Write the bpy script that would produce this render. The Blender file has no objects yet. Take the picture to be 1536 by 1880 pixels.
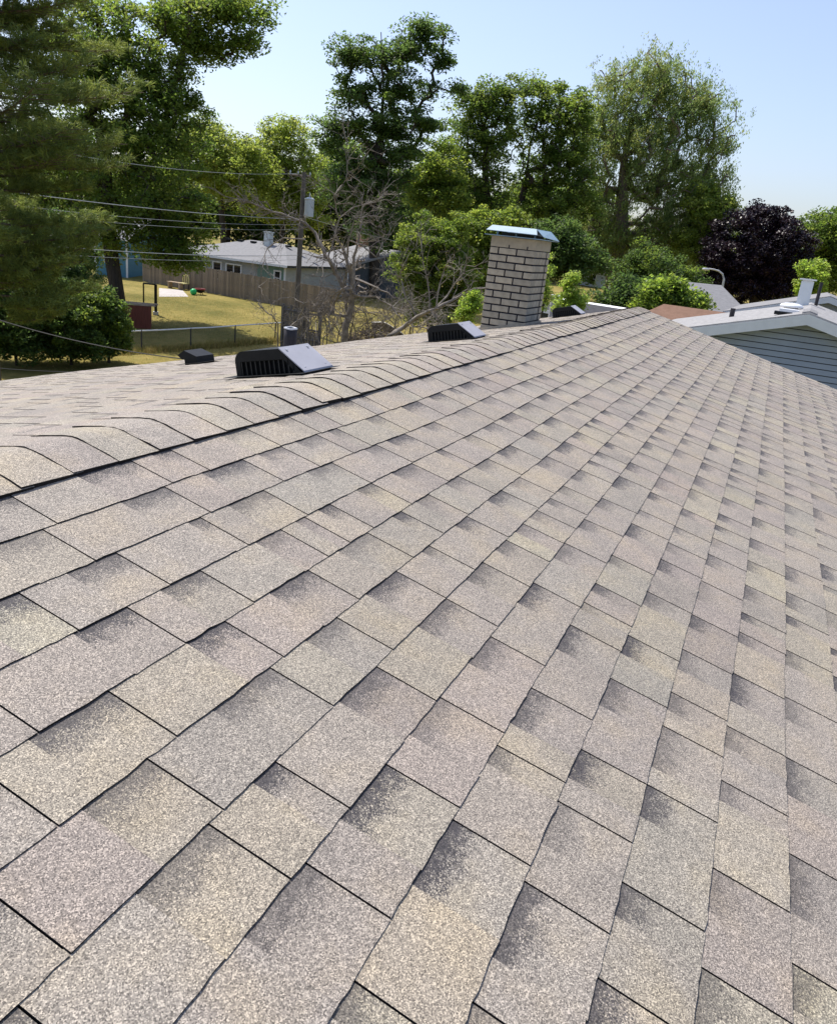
import bpy, math, random
import numpy as np
from mathutils import Vector, Matrix, noise as mnoise

random.seed(7)
rng = np.random.default_rng(7)
SC = bpy.context.scene
COL = SC.collection
rad = math.radians

# ------------------------------------------------------------------ camera
ZR = 5.60                                   # height of the ridge line above the yard
CAM = np.array([0.0, -1.543, ZR + 0.576])
YAW, PIT, ROLL, FPX = rad(21.70), rad(19.13), rad(6.22), 1460.3
_f = np.array([math.cos(PIT) * math.cos(YAW), math.cos(PIT) * math.sin(YAW), -math.sin(PIT)])
_r = np.cross(_f, [0, 0, 1.0]); _r /= np.linalg.norm(_r)
_u = np.cross(_r, _f)
_c, _s = math.cos(ROLL), math.sin(ROLL)
RIGHT, UP, FWD = _c * _r + _s * _u, _c * _u - _s * _r, _f
cd = bpy.data.cameras.new('camera')
cam = bpy.data.objects.new('camera', cd)
COL.objects.link(cam)
cam.matrix_world = Matrix(((RIGHT[0], UP[0], -FWD[0], CAM[0]), (RIGHT[1], UP[1], -FWD[1], CAM[1]),
                           (RIGHT[2], UP[2], -FWD[2], CAM[2]), (0, 0, 0, 1)))
cd.sensor_fit = 'HORIZONTAL'
cd.sensor_width = 36.0
cd.lens = 36.0 * FPX / 1536.0
cd.clip_start = 0.05
cd.clip_end = 6000
SC.camera = cam

# ------------------------------------------------------------------ light
SUN_AZ, SUN_EL = rad(68), rad(61)           # azimuth from +X towards +Y
sdir = Vector((math.cos(SUN_EL) * math.cos(SUN_AZ), math.cos(SUN_EL) * math.sin(SUN_AZ), math.sin(SUN_EL)))
W = bpy.data.worlds.new('World')
SC.world = W
W.use_nodes = True
wn = W.node_tree.nodes
bg = wn['Background']
sky = wn.new('ShaderNodeTexSky')
sky.sky_type = 'NISHITA'
sky.sun_disc = False
sky.sun_elevation = SUN_EL
sky.sun_rotation = math.atan2(sdir.x, sdir.y)
sky.air_density = 1.15
sky.dust_density = 1.6
sky.ozone_density = 4.0
hsv = wn.new('ShaderNodeHueSaturation')            # hazy summer air: paler all over
hsv.inputs['Saturation'].default_value = 0.85
hsv.inputs['Value'].default_value = 1.04
tintn = wn.new('ShaderNodeMixRGB'); tintn.blend_type = 'MULTIPLY'; tintn.inputs[0].default_value = 1.0
tintn.inputs[2].default_value = (1.0, 0.97, 1.05, 1)
W.node_tree.links.new(sky.outputs[0], hsv.inputs['Color'])
W.node_tree.links.new(hsv.outputs[0], tintn.inputs[1])
W.node_tree.links.new(tintn.outputs[0], bg.inputs[0])
bg.inputs[1].default_value = 0.138
sl = bpy.data.lights.new('sun', 'SUN')
sl.energy = 4.3
sl.angle = rad(0.53)
sl.color = (1.0, 0.95, 0.87)
sun = bpy.data.objects.new('sun', sl)
sun.rotation_euler = sdir.to_track_quat('Z', 'Y').to_euler()
sun.location = (0, 0, 60)
COL.objects.link(sun)
SC.view_settings.view_transform = 'Standard'
SC.view_settings.look = 'None'
SC.view_settings.gamma = 1.0
SC.view_settings.exposure = 0.36
SC.view_settings.use_curve_mapping = False
try:
    SC.cycles.max_bounces = 12
    SC.cycles.diffuse_bounces = 8
    SC.cycles.transmission_bounces = 8
    SC.cycles.transparent_max_bounces = 8
except Exception:
    pass

# ------------------------------------------------------------------ helpers
def ray(px, py):
    return FWD * FPX + RIGHT * (px - 768.0) - UP * (py - 940.0)

def pw(px, py, d):
    """world point seen at that place of the photograph, d metres away horizontally"""
    v = ray(px, py)
    return CAM + v * (d / math.hypot(v[0], v[1]))

def project(X):
    v = np.asarray(X, float) - CAM
    w = v @ FWD
    w = np.where(w < 0.05, 0.05, w)
    return 768 + FPX * (v @ RIGHT) / w, 940 - FPX * (v @ UP) / w

TU = [(-4000, 0.0), (20, 0.0), (36, 0.35), (48, 0.95), (80, 1.9), (125, 2.4), (4000, 2.4)]
TA = 0.55
def ground_z(x, y):
    u = x * math.cos(TA) + y * math.sin(TA)
    return float(np.interp(u, [a for a, b in TU], [b for a, b in TU]))

def gnd(px, py):
    """where the line of sight of a place in the photograph meets the ground"""
    v = ray(px, py); v = v / math.hypot(v[0], v[1])
    d = 5.0
    while d < 400:
        p = CAM + v * d
        if p[2] <= ground_z(p[0], p[1]):
            return p
        d += 0.1
    return CAM + v * 400

def onground(px, py, d):
    p = pw(px, py, d)
    p[2] = ground_z(p[0], p[1])
    return p

def ppm(d):                                 # photo pixels per metre
    return FPX / d

def tag(o, label=None, cat=None, group=None, kind=None):
    if label: o['label'] = label
    if cat: o['category'] = cat
    if group: o['group'] = group
    if kind: o['kind'] = kind
    return o

def thing(name, loc, label, cat, group=None):
    o = bpy.data.objects.new(name, None)
    o.empty_display_size = 0.3
    o.location = Vector([float(a) for a in loc])
    COL.objects.link(o)
    tag(o, label, cat, group)
    return o

def world_loc(o):
    l = Vector(o.location)
    while o.parent:
        o = o.parent
        l += Vector(o.location)
    return l

class MB:
    def __init__(s):
        s.v = []; s.f = []; s.m = []; s.col = None; s.uv = None
    def quad(s, a, b, c, d, m=0):
        n = len(s.v); s.v += [tuple(a), tuple(b), tuple(c), tuple(d)]; s.f.append((n, n + 1, n + 2, n + 3)); s.m.append(m)
    def poly(s, pts, m=0):
        n = len(s.v); s.v += [tuple(p) for p in pts]; s.f.append(tuple(range(n, n + len(pts)))); s.m.append(m)
    def hexa(s, p, m=0, top=None):
        n = len(s.v); s.v += [tuple(q) for q in p]
        for k, q in enumerate([(3, 2, 1, 0), (4, 5, 6, 7), (0, 1, 5, 4), (1, 2, 6, 5), (2, 3, 7, 6), (3, 0, 4, 7)]):
            s.f.append(tuple(n + i for i in q)); s.m.append(m if top is None or k != 1 else top)
    def box(s, c, sz, rz=0.0, m=0):
        hx, hy, hz = sz[0] / 2, sz[1] / 2, sz[2] / 2
        cr, sr = math.cos(rz), math.sin(rz)
        P = []
        for z in (-hz, hz):
            for x, y in ((-hx, -hy), (hx, -hy), (hx, hy), (-hx, hy)):
                P.append((c[0] + x * cr - y * sr, c[1] + x * sr + y * cr, c[2] + z))
        s.hexa(P, m)
    def prism(s, a, b, la, lb=None, m=0):
        """polygon la (3-D points) joined to polygon lb with end caps"""
    def loft(s, rings, m=0, caps=True, closed=True):
        n0 = len(s.v); k = len(rings[0])
        for r in rings: s.v += [tuple(p) for p in r]
        for i in range(len(rings) - 1):
            for j in range(k if closed else k - 1):
                j2 = (j + 1) % k
                s.f.append((n0 + i * k + j, n0 + i * k + j2, n0 + (i + 1) * k + j2, n0 + (i + 1) * k + j)); s.m.append(m)
        if caps and closed:
            s.f.append(tuple(n0 + j for j in reversed(range(k)))); s.m.append(m)
            s.f.append(tuple(n0 + (len(rings) - 1) * k + j for j in range(k))); s.m.append(m)
    def tube(s, pts, rs, n=6, m=0, caps=True):
        pts = [np.asarray(p, float) for p in pts]
        if not hasattr(rs, '__len__'): rs = [rs] * len(pts)
        rings = []
        for i, p in enumerate(pts):
            t = pts[min(i + 1, len(pts) - 1)] - pts[max(i - 1, 0)]
            t = t / (np.linalg.norm(t) + 1e-9)
            a = np.array([0, 0, 1.0]) if abs(t[2]) < 0.9 else np.array([1.0, 0, 0])
            e1 = np.cross(t, a); e1 /= np.linalg.norm(e1); e2 = np.cross(t, e1)
            rings.append([p + rs[i] * (math.cos(2 * math.pi * k / n) * e1 + math.sin(2 * math.pi * k / n) * e2) for k in range(n)])
        s.loft(rings, m, caps)
    def build(s, name, mats, parent=None, origin=None, smooth=False, kind=None):
        if not isinstance(mats, (list, tuple)): mats = [mats]
        me = bpy.data.meshes.new(name)
        off = world_loc(parent) if parent else Vector(origin if origin is not None else (0, 0, 0))
        V = np.asarray(s.v, float) - np.array(off)
        me.from_pydata(V.tolist(), [], s.f)
        for mm in mats: me.materials.append(mm)
        if len(mats) > 1: me.polygons.foreach_set('material_index', s.m)
        if smooth: me.polygons.foreach_set('use_smooth', [True] * len(me.polygons))
        if s.col is not None:
            ca = me.color_attributes.new('tint', 'FLOAT_COLOR', 'POINT')
            ca.data.foreach_set('color', np.asarray(s.col, np.float32).ravel())
        if s.uv is not None:
            u = me.uv_layers.new(name='UVMap')
            li = np.zeros(len(me.loops), np.int32); me.loops.foreach_get('vertex_index', li)
            u.data.foreach_set('uv', np.asarray(s.uv, np.float32)[li].ravel())
        o = bpy.data.objects.new(name, me)
        COL.objects.link(o)
        if parent: o.parent = parent
        elif origin is not None: o.location = off
        if kind: o['kind'] = kind
        return o

# ------------------------------------------------------------------ materials
def new_mat(name):
    m = bpy.data.materials.new(name); m.use_nodes = True
    nt = m.node_tree; b = nt.nodes['Principled BSDF']
    return m, nt, b

def N(nt, t, **kw):
    n = nt.nodes.new('ShaderNode' + t)
    for k, v in kw.items():
        if k.startswith('i_'):
            n.inputs[k[2:].replace('_', ' ')].default_value = v
        else: setattr(n, k, v)
    return n

def L(nt, a, b): nt.links.new(a, b)

def ramp(nt, src, stops):
    r = N(nt, 'ValToRGB')
    e = r.color_ramp.elements
    while len(e) < len(stops): e.new(0.5)
    for q, (p, c) in zip(e, stops):
        q.position = p; q.color = (*c, 1) if len(c) == 3 else c
    L(nt, src, r.inputs[0])
    return r

def mat_plain(name, col, rough=0.6, metal=0.0, var=0.18, scale=6.0, bump=0.0, bscale=40.0, spec=0.4, stretch=(1, 1, 1), col2=None):
    m, nt, b = new_mat(name)
    tc = N(nt, 'TexCoord'); mp = N(nt, 'Mapping'); mp.inputs['Scale'].default_value = stretch
    L(nt, tc.outputs['Object'], mp.inputs[0])
    nz = N(nt, 'TexNoise', i_Scale=scale, i_Detail=6.0, i_Roughness=0.6); L(nt, mp.outputs[0], nz.inputs['Vector'])
    lo = tuple(c * (1 - var) for c in col); hi = tuple(min(1, c * (1 + var)) for c in (col2 or col))
    r = ramp(nt, nz.outputs['Fac'], [(0.3, lo), (0.7, hi)])
    L(nt, r.outputs[0], b.inputs['Base Color'])
    b.inputs['Roughness'].default_value = rough
    b.inputs['Metallic'].default_value = metal
    b.inputs['Specular IOR Level'].default_value = spec
    if bump:
        n2 = N(nt, 'TexNoise', i_Scale=bscale, i_Detail=4.0); L(nt, mp.outputs[0], n2.inputs['Vector'])
        bp = N(nt, 'Bump', i_Strength=0.6, i_Distance=bump); L(nt, n2.outputs['Fac'], bp.inputs['Height'])
        L(nt, bp.outputs[0], b.inputs['Normal'])
    return m

def mat_shingle():
    m, nt, b = new_mat('granule_shingle')
    at = N(nt, 'Attribute', attribute_name='tint')
    tc = N(nt, 'TexCoord'); uv = N(nt, 'UVMap', uv_map='UVMap')
    # soft blend of neighbouring granule colours inside a piece
    nz = N(nt, 'TexNoise', i_Scale=7.0, i_Detail=4.0, i_Roughness=0.55); L(nt, tc.outputs['Object'], nz.inputs['Vector'])
    blend = ramp(nt, nz.outputs['Fac'], [(0.30, (0.86, 0.87, 0.88)), (0.5, (1, 1, 1)), (0.70, (1.10, 1.07, 0.98))])
    mul1 = N(nt, 'MixRGB', blend_type='MULTIPLY'); mul1.inputs[0].default_value = 1
    L(nt, at.outputs['Color'], mul1.inputs[1]); L(nt, blend.outputs[0], mul1.inputs[2])
    st = N(nt, 'TexNoise', i_Scale=1.3, i_Detail=7.0, i_Roughness=0.62); L(nt, tc.outputs['Object'], st.inputs['Vector'])
    sr = ramp(nt, st.outputs['Fac'], [(0.33, (0.92, 0.92, 0.93)), (0.55, (1, 1, 1)), (0.72, (1.06, 1.055, 1.04))])
    sm = N(nt, 'MixRGB', blend_type='MULTIPLY'); sm.inputs[0].default_value = 1
    L(nt, mul1.outputs[0], sm.inputs[1]); L(nt, sr.outputs[0], sm.inputs[2]); mul1 = sm
    # granules
    v = N(nt, 'TexVoronoi', i_Scale=600.0); L(nt, tc.outputs['Object'], v.inputs['Vector'])
    sp = N(nt, 'SeparateColor'); L(nt, v.outputs['Color'], sp.inputs[0])
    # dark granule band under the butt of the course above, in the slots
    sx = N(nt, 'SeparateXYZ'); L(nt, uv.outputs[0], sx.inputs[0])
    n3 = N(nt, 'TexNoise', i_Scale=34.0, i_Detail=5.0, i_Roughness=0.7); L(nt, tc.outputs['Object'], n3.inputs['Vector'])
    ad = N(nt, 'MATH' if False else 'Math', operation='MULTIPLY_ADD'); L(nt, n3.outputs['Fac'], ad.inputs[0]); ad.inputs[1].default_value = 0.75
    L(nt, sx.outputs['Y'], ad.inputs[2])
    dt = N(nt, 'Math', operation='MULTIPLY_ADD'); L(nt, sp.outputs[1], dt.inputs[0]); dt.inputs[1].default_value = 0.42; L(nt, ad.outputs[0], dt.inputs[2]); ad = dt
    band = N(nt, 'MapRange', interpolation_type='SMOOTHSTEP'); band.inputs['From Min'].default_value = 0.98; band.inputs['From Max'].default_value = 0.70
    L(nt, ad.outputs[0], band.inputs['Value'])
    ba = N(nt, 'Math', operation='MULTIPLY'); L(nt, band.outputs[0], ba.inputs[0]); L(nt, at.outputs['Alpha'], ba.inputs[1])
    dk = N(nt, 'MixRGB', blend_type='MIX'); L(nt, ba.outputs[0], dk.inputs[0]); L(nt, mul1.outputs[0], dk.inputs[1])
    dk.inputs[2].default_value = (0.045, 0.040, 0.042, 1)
    g = ramp(nt, sp.outputs[0], [(0.0, (0.27, 0.26, 0.255)), (0.3, (0.71, 0.70, 0.69)), (0.72, (1.11, 1.10, 1.08)), (1.0, (2.0, 1.97, 1.9))])
    mul2 = N(nt, 'MixRGB', blend_type='MULTIPLY'); mul2.inputs[0].default_value = 1
    L(nt, dk.outputs[0], mul2.inputs[1]); L(nt, g.outputs[0], mul2.inputs[2])
    L(nt, mul2.outputs[0], b.inputs['Base Color'])
    b.inputs['Roughness'].default_value = 0.74
    b.inputs['Specular IOR Level'].default_value = 0.55
    bp = N(nt, 'Bump', i_Strength=0.5, i_Distance=0.0012); L(nt, sp.outputs[0], bp.inputs['Height']); L(nt, bp.outputs[0], b.inputs['Normal'])
    return m

def add_piece_variation(m, lo, hi):
    nt = m.node_tree; b = nt.nodes['Principled BSDF']; src = b.inputs['Base Color'].links[0].from_socket
    oi = N(nt, 'ObjectInfo'); r = ramp(nt, oi.outputs['Random'], [(0.0, (lo, lo, lo)), (1.0, (hi, hi * 0.98, hi * 0.94))])
    x = N(nt, 'MixRGB', blend_type='MULTIPLY'); x.inputs[0].default_value = 1
    L(nt, src, x.inputs[1]); L(nt, r.outputs[0], x.inputs[2]); L(nt, x.outputs[0], b.inputs['Base Color'])

def mat_leaf(name, trans=0.35, gloss=0.25, rough=0.45):
    m, nt, b = new_mat(name)
    at = N(nt, 'Attribute', attribute_name='tint')
    L(nt, at.outputs['Color'], b.inputs['Base Color'])
    b.inputs['Roughness'].default_value = rough
    b.inputs['Specular IOR Level'].default_value = gloss
    tr = N(nt, 'BsdfTranslucent')
    hs = N(nt, 'HueSaturation', i_Saturation=1.05, i_Value=2.0); hs.inputs['Hue'].default_value = 0.485
    L(nt, at.outputs['Color'], hs.inputs['Color']); L(nt, hs.outputs[0], tr.inputs[0])
    mx = N(nt, 'MixShader'); mx.inputs[0].default_value = trans
    L(nt, b.outputs[0], mx.inputs[1]); L(nt, tr.outputs[0], mx.inputs[2])
    L(nt, mx.outputs[0], nt.nodes['Material Output'].inputs[0])
    return m

def mat_lawn():
    m, nt, b = new_mat('dry_lawn')
    tc = N(nt, 'TexCoord')
    a = N(nt, 'TexNoise', i_Scale=0.22, i_Detail=5.0, i_Roughness=0.6); L(nt, tc.outputs['Object'], a.inputs['Vector'])
    c = N(nt, 'TexNoise', i_Scale=2.6, i_Detail=6.0, i_Roughness=0.7); L(nt, tc.outputs['Object'], c.inputs['Vector'])
    f = N(nt, 'TexNoise', i_Scale=22.0, i_Detail=4.0, i_Roughness=0.7); L(nt, tc.outputs['Object'], f.inputs['Vector'])
    r1 = ramp(nt, a.outputs['Fac'], [(0.32, (0.155, 0.140, 0.046)), (0.52, (0.265, 0.212, 0.078)), (0.7, (0.34, 0.27, 0.115))])
    r2 = ramp(nt, c.outputs['Fac'], [(0.32, (0.72, 0.80, 0.62)), (0.7, (1.18, 1.12, 1.0))])
    r3 = ramp(nt, f.outputs['Fac'], [(0.3, (0.8, 0.82, 0.8)), (0.7, (1.2, 1.2, 1.15))])
    x1 = N(nt, 'MixRGB', blend_type='MULTIPLY'); x1.inputs[0].default_value = 1; L(nt, r1.outputs[0], x1.inputs[1]); L(nt, r2.outputs[0], x1.inputs[2])
    x2 = N(nt, 'MixRGB', blend_type='MULTIPLY'); x2.inputs[0].default_value = 1; L(nt, x1.outputs[0], x2.inputs[1]); L(nt, r3.outputs[0], x2.inputs[2])
    L(nt, x2.outputs[0], b.inputs['Base Color'])
    b.inputs['Roughness'].default_value = 0.95; b.inputs['Specular IOR Level'].default_value = 0.1
    bp = N(nt, 'Bump', i_Strength=0.8, i_Distance=0.05); L(nt, f.outputs['Fac'], bp.inputs['Height']); L(nt, bp.outputs[0], b.inputs['Normal'])
    return m

M = {}
M['shingle'] = mat_shingle()
M['asphalt'] = mat_plain('asphalt_edge', (0.022, 0.020, 0.020), 0.9, var=0.4, scale=90, spec=0.15)
M['deck'] = mat_plain('roof_felt', (0.03, 0.028, 0.028), 0.95)
M['black'] = mat_plain('black_plastic', (0.011, 0.012, 0.012), 0.55, var=0.25, scale=14, spec=0.22)
M['louvre'] = mat_plain('grey_black_plastic', (0.03, 0.032, 0.032), 0.45, var=0.2, scale=14)
M['greypanel'] = mat_plain('pale_grey_plastic', (0.34, 0.34, 0.37), 0.55, var=0.10, scale=7)
M['lead'] = mat_plain('dark_vent_pipe', (0.040, 0.038, 0.042), 0.7, spec=0.2, var=0.4, scale=30, stretch=(1, 1, 0.2))
M['palemetal'] = mat_plain('pale_metal', (0.55, 0.56, 0.57), 0.4, 0.3)
M['galv'] = mat_plain('sky_tinted_galvanised', (0.24, 0.35, 0.43), 0.5, 0.0, var=0.12, scale=18)  # blue sky reflection put into the flat colour of the metal
M['brick'] = mat_plain('tan_brick', (0.40, 0.355, 0.275), 0.85, var=0.2, scale=16, bump=0.002, bscale=160)
M['mortar'] = mat_plain('dark_mortar', (0.016, 0.016, 0.022), 0.95, var=0.3)
add_piece_variation(M['brick'], 0.82, 1.12)
M['crown'] = mat_plain('chimney_crown', (0.36, 0.31, 0.225), 0.85, var=0.15, scale=15)
M['whitetrim'] = mat_plain('white_trim', (0.78, 0.79, 0.80), 0.5, var=0.05)
M['greytrim'] = mat_plain('pale_grey_trim', (0.66, 0.70, 0.72), 0.5, var=0.05)
M['bluesiding'] = mat_plain('blue_grey_siding', (0.27, 0.325, 0.395), 0.55, var=0.08, scale=2)
M['greysiding'] = mat_plain('grey_siding', (0.36, 0.37, 0.35), 0.6, var=0.08, scale=2)
M['greensiding'] = mat_plain('green_siding', (0.17, 0.28, 0.22), 0.6, var=0.10, scale=2)
M['tealsiding'] = mat_plain('teal_siding', (0.07, 0.21, 0.30), 0.6, var=0.08, scale=2)
M['darksiding'] = mat_plain('dark_siding', (0.06, 0.07, 0.075), 0.7)
M['tansiding'] = mat_plain('tan_siding', (0.42, 0.38, 0.32), 0.7)
M['roofgrey'] = mat_plain('pale_grey_roofing', (0.25, 0.247, 0.247), 1.0, spec=0.05, var=0.13, scale=5, stretch=(1, 1, 3), bump=0.004, bscale=30)
M['roofpale'] = mat_plain('light_grey_roofing', (0.31, 0.305, 0.30), 1.0, spec=0.05, var=0.22, scale=5, stretch=(1, 1, 6), bump=0.004, bscale=30)  # next-door roof's own colour, paler than the other grey roofs
M['roofdark'] = mat_plain('dark_roofing', (0.07, 0.07, 0.075), 1.0, spec=0.05, var=0.15, scale=5)
M['roofbrown'] = mat_plain('brown_roofing', (0.20, 0.125, 0.09), 1.0, spec=0.05, var=0.14, scale=5, bump=0.006, bscale=25)
M['glass'] = mat_plain('window_glass', (0.015, 0.018, 0.02), 0.08, var=0.2, spec=0.6)
M['fencewood'] = mat_plain('weathered_fence', (0.25, 0.205, 0.16), 0.9, var=0.3, scale=3, stretch=(6, 6, 0.6))
add_piece_variation(M['fencewood'], 0.72, 1.2)
M['oldwood'] = mat_plain('old_grey_wood', (0.13, 0.12, 0.11), 0.95, var=0.4, scale=5, stretch=(5, 5, 0.7))
M['polewood'] = mat_plain('pole_wood', (0.12, 0.105, 0.09), 0.9, var=0.3, scale=6, stretch=(5, 5, 0.4))
M['redwood'] = mat_plain('red_brown_wood', (0.20, 0.062, 0.04), 0.85, var=0.25, scale=5, stretch=(6, 6, 0.5))
M['plank'] = mat_plain('tan_plank', (0.42, 0.32, 0.22), 0.85, var=0.25, scale=5)
M['steel'] = mat_plain('fence_steel', (0.50, 0.50, 0.49), 0.5, 0.4)
M['darksteel'] = mat_plain('dark_steel', (0.06, 0.06, 0.06), 0.6, 0.2)
M['wire'] = mat_plain('wire_aluminium', (0.32, 0.34, 0.34), 0.5, 0.2)
M['blackwire'] = mat_plain('black_cable', (0.012, 0.012, 0.012), 0.6)
M['transformer'] = mat_plain('grey_enamel', (0.50, 0.54, 0.55), 0.4, var=0.06)
M['greenball'] = mat_plain('green_rubber', (0.02, 0.42, 0.12), 0.4, var=0.06)
M['yellowplastic'] = mat_plain('yellow_wood', (0.55, 0.50, 0.22), 0.6)
M['redplastic'] = mat_plain('dull_red', (0.25, 0.03, 0.03), 0.5)
M['bark'] = mat_plain('bark', (0.055, 0.045, 0.036), 0.95, var=0.4, scale=4, stretch=(4, 4, 0.6), bump=0.02, bscale=14)
M['palebark'] = mat_plain('pale_bark', (0.16, 0.125, 0.10), 0.95, var=0.45, scale=4, stretch=(4, 4, 0.6), bump=0.02, bscale=14)
M['deadwood'] = mat_plain('bleached_deadwood', (0.225, 0.195, 0.165), 0.95, var=0.45, scale=5, bump=0.005, bscale=30)
M['tarp'] = mat_plain('pale_tarp', (0.52, 0.50, 0.45), 0.7, var=0.12, scale=4)
M['brush'] = mat_plain('brushwood', (0.12, 0.085, 0.06), 0.95, var=0.5, scale=6)
M['concrete'] = mat_plain('concrete', (0.48, 0.44, 0.40), 0.9, var=0.12, scale=3)
M['leaf'] = mat_leaf('leaf', 0.60)
M['needle'] = mat_leaf('needle', 0.35, 0.2, 0.5)
M['purpleleaf'] = mat_leaf('purple_leaf', 0.08, 0.3, 0.4)
M['lawn'] = mat_lawn()

# ------------------------------------------------------------------ ground
mb = MB()
ca, sa = math.cos(TA), math.sin(TA)
us = [-3500, 0, 20, 28, 36, 42, 48, 60, 80, 100, 125, 3500]
vs = [-3500, -60, -30, 0, 30, 60, 3500]
grid = {}
for i, u in enumerate(us):
    for j, v in enumerate(vs):
        x, y = u * ca - v * sa, u * sa + v * ca
        grid[i, j] = len(mb.v); mb.v.append((x, y, ground_z(x, y)))
for i in range(len(us) - 1):
    for j in range(len(vs) - 1):
        mb.f.append((grid[i, j], grid[i + 1, j], grid[i + 1, j + 1], grid[i, j + 1])); mb.m.append(0)
mb.build('ground', M['lawn'], kind='structure')

# ------------------------------------------------------------------ our house
AL = rad(14.67)
X0, X1 = -1.6, 10.62
def alpha_left(x):
    return rad(min(14.1, max(11.9, 12.3 + 0.33 * (x - 4.5))))
def wave(x, s, k=0):
    return (0.0045 * math.sin(1.55 * x + 0.8 * s + k) + 0.0035 * math.sin(3.7 * x - 2.1 * s + 1.3 + k)
            + 0.006 * (mnoise.noise((x * 1.1, s * 1.7, 3.1 + k)))) * min(1.0, max(0, (s - 0.05) * 3))
def RP(x, s, h=0.0):
    h += wave(x, s)
    return (x, -s * math.cos(AL) - h * math.sin(AL), ZR - s * math.sin(AL) + h * math.cos(AL))
def LP(x, s, h=0.0):
    a = alpha_left(x); h += wave(x, s, 2.0)
    return (x, s * math.cos(a) + h * math.sin(a), ZR - s * math.sin(a) + h * math.cos(a))

house = thing('ranch_house', (4.5, 0, 0), 'foreground house with a tan shingled roof, black vents and a brick chimney', 'house')

# body of the house
mb = MB()
WY0, WY1 = -3.95, 3.55
zl, zr_ = ZR - 3.6 * math.sin(rad(13)) - 0.12, ZR - 4.0 * math.sin(AL) - 0.12
def gable_wall(x0, x1):
    P = [(WY0, -0.2), (WY1, -0.2), (WY1, zl), (0, ZR - 0.12), (WY0, zr_)]
    mb.loft([[(x0, y, z) for y, z in P], [(x1, y, z) for y, z in P]])
gable_wall(X0 + 0.3, X1 - 0.3)
mb.build('wall', M['greysiding'], house)
# roof deck following the same gentle waves
for nm, F, smax in (('roof_deck', RP, 4.42), ('roof_deck', LP, 4.02)):
    mb = MB(); nx, ns = 50, 18
    top = [[F(X0 + (X1 - 0.03 - X0) * i / nx, smax * j / ns, -0.012) for j in range(ns + 1)] for i in range(nx + 1)]
    bot = [[F(X0 + (X1 - 0.03 - X0) * i / nx, smax * j / ns, -0.07) for j in range(ns + 1)] for i in range(nx + 1)]
    for g, flip in ((top, False), (bot, True)):
        n0 = len(mb.v)
        for r_ in g: mb.v += r_
        for i in range(nx):
            for j in range(ns):
                q = (n0 + i * (ns + 1) + j, n0 + (i + 1) * (ns + 1) + j, n0 + (i + 1) * (ns + 1) + j + 1, n0 + i * (ns + 1) + j + 1)
                mb.f.append(q if flip else q[::-1]); mb.m.append(0)
    for i in range(nx): mb.quad(top[i][ns], bot[i][ns], bot[i + 1][ns], top[i + 1][ns])
    for i in (0, nx):
        for j in range(ns): mb.quad(top[i][j], top[i][j + 1], bot[i][j + 1], bot[i][j])
    mb.build(nm, M['deck'], house)
# rake and eave trim
mb = MB()
for F, smax in ((RP, 4.42), (LP, 4.02)):
    for j in range(12):
        s0, s1 = smax * j / 12, smax * (j + 1) / 12
        mb.hexa([F(X1 - 0.028, s0, -0.17), F(X1 - 0.002, s0, -0.17), F(X1 - 0.002, s1, -0.17), F(X1 - 0.028, s1, -0.17),
                 F(X1 - 0.028, s0, -0.006), F(X1 - 0.002, s0, -0.006), F(X1 - 0.002, s1, -0.006), F(X1 - 0.028, s1, -0.006)])
mb.build('rake_trim', M['whitetrim'], house)

# shingles: every tab and every slot between tabs is a piece
EXP = 0.143
PAL = [((0.345, 0.314, 0.296), 0.42), ((0.315, 0.285, 0.274), 0.20), ((0.380, 0.347, 0.294), 0.15), ((0.365, 0.335, 0.295), 0.14),
       ((0.330, 0.311, 0.290), 0.06), ((0.285, 0.258, 0.250), 0.03)]
PW = np.array([w for c, w in PAL]); PW /= PW.sum()
def pick_tint():
    c = np.array(PAL[rng.choice(len(PAL), p=PW)][0]) * np.array([0.825, 0.795, 0.715]) * rng.uniform(0.93, 1.07)
    c = 0.62 * c + 0.38 * np.array([0.285, 0.25, 0.205])
    return c * rng.uniform(0.985, 1.015, 3)

def shingle_piece(F, xa, xb, st, sb, raised, tint, fine):
    """one tab or slot: top sheet with a ragged butt edge, black asphalt edges"""
    lift = 0.0011 if raised else 0.0
    nseg = max(1, int((xb - xa) / 0.022)) if fine else 1
    V, UV, Fc, MI = [], [], [], []
    if not raised: xb -= 0.0026                              # open joint beside the next tab
    xs = [xa + (xb - xa) * i / nseg for i in range(nseg + 1)]
    jit = 0.0008 if fine else 0.0007
    sw = rng.normal(0, 0.0006)
    for i, x in enumerate(xs):
        e = 0.0008 * rng.normal() if fine and 0 < i < nseg else 0
        sbj = sb + rng.normal(0, jit) + sw
        V.append(F(x + e, st - 0.012, 0.0004 + lift)); UV.append((x, -0.08))
        V.append(F(x + e, sbj, 0.0038 + lift)); UV.append((x, 1.0))
    n = len(V)
    for i, x in enumerate(xs):
        V.append(F(x, sb + sw, -0.004)); UV.append((x, 1.0))
    for i in range(nseg):
        Fc.append((2 * i, 2 * i + 1, 2 * i + 3, 2 * i + 2)); MI.append(0)
        Fc.append((2 * i + 1, n + i, n + i + 1, 2 * i + 3)); MI.append(1)
    k = len(V)
    V.append(F(xa, st - 0.012, -0.004)); UV.append((xa, 0)); V.append(F(xb, st - 0.012, -0.004)); UV.append((xb, 0))
    Fc.append((0, k, n, 1)); MI.append(1)
    Fc.append((2 * nseg, 2 * nseg + 1, n + nseg, k + 1)); MI.append(1)
    if F is LP: Fc = [f[::-1] for f in Fc]
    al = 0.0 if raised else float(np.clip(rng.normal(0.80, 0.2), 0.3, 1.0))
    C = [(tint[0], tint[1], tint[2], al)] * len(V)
    return V, UV, Fc, MI, C

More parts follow.
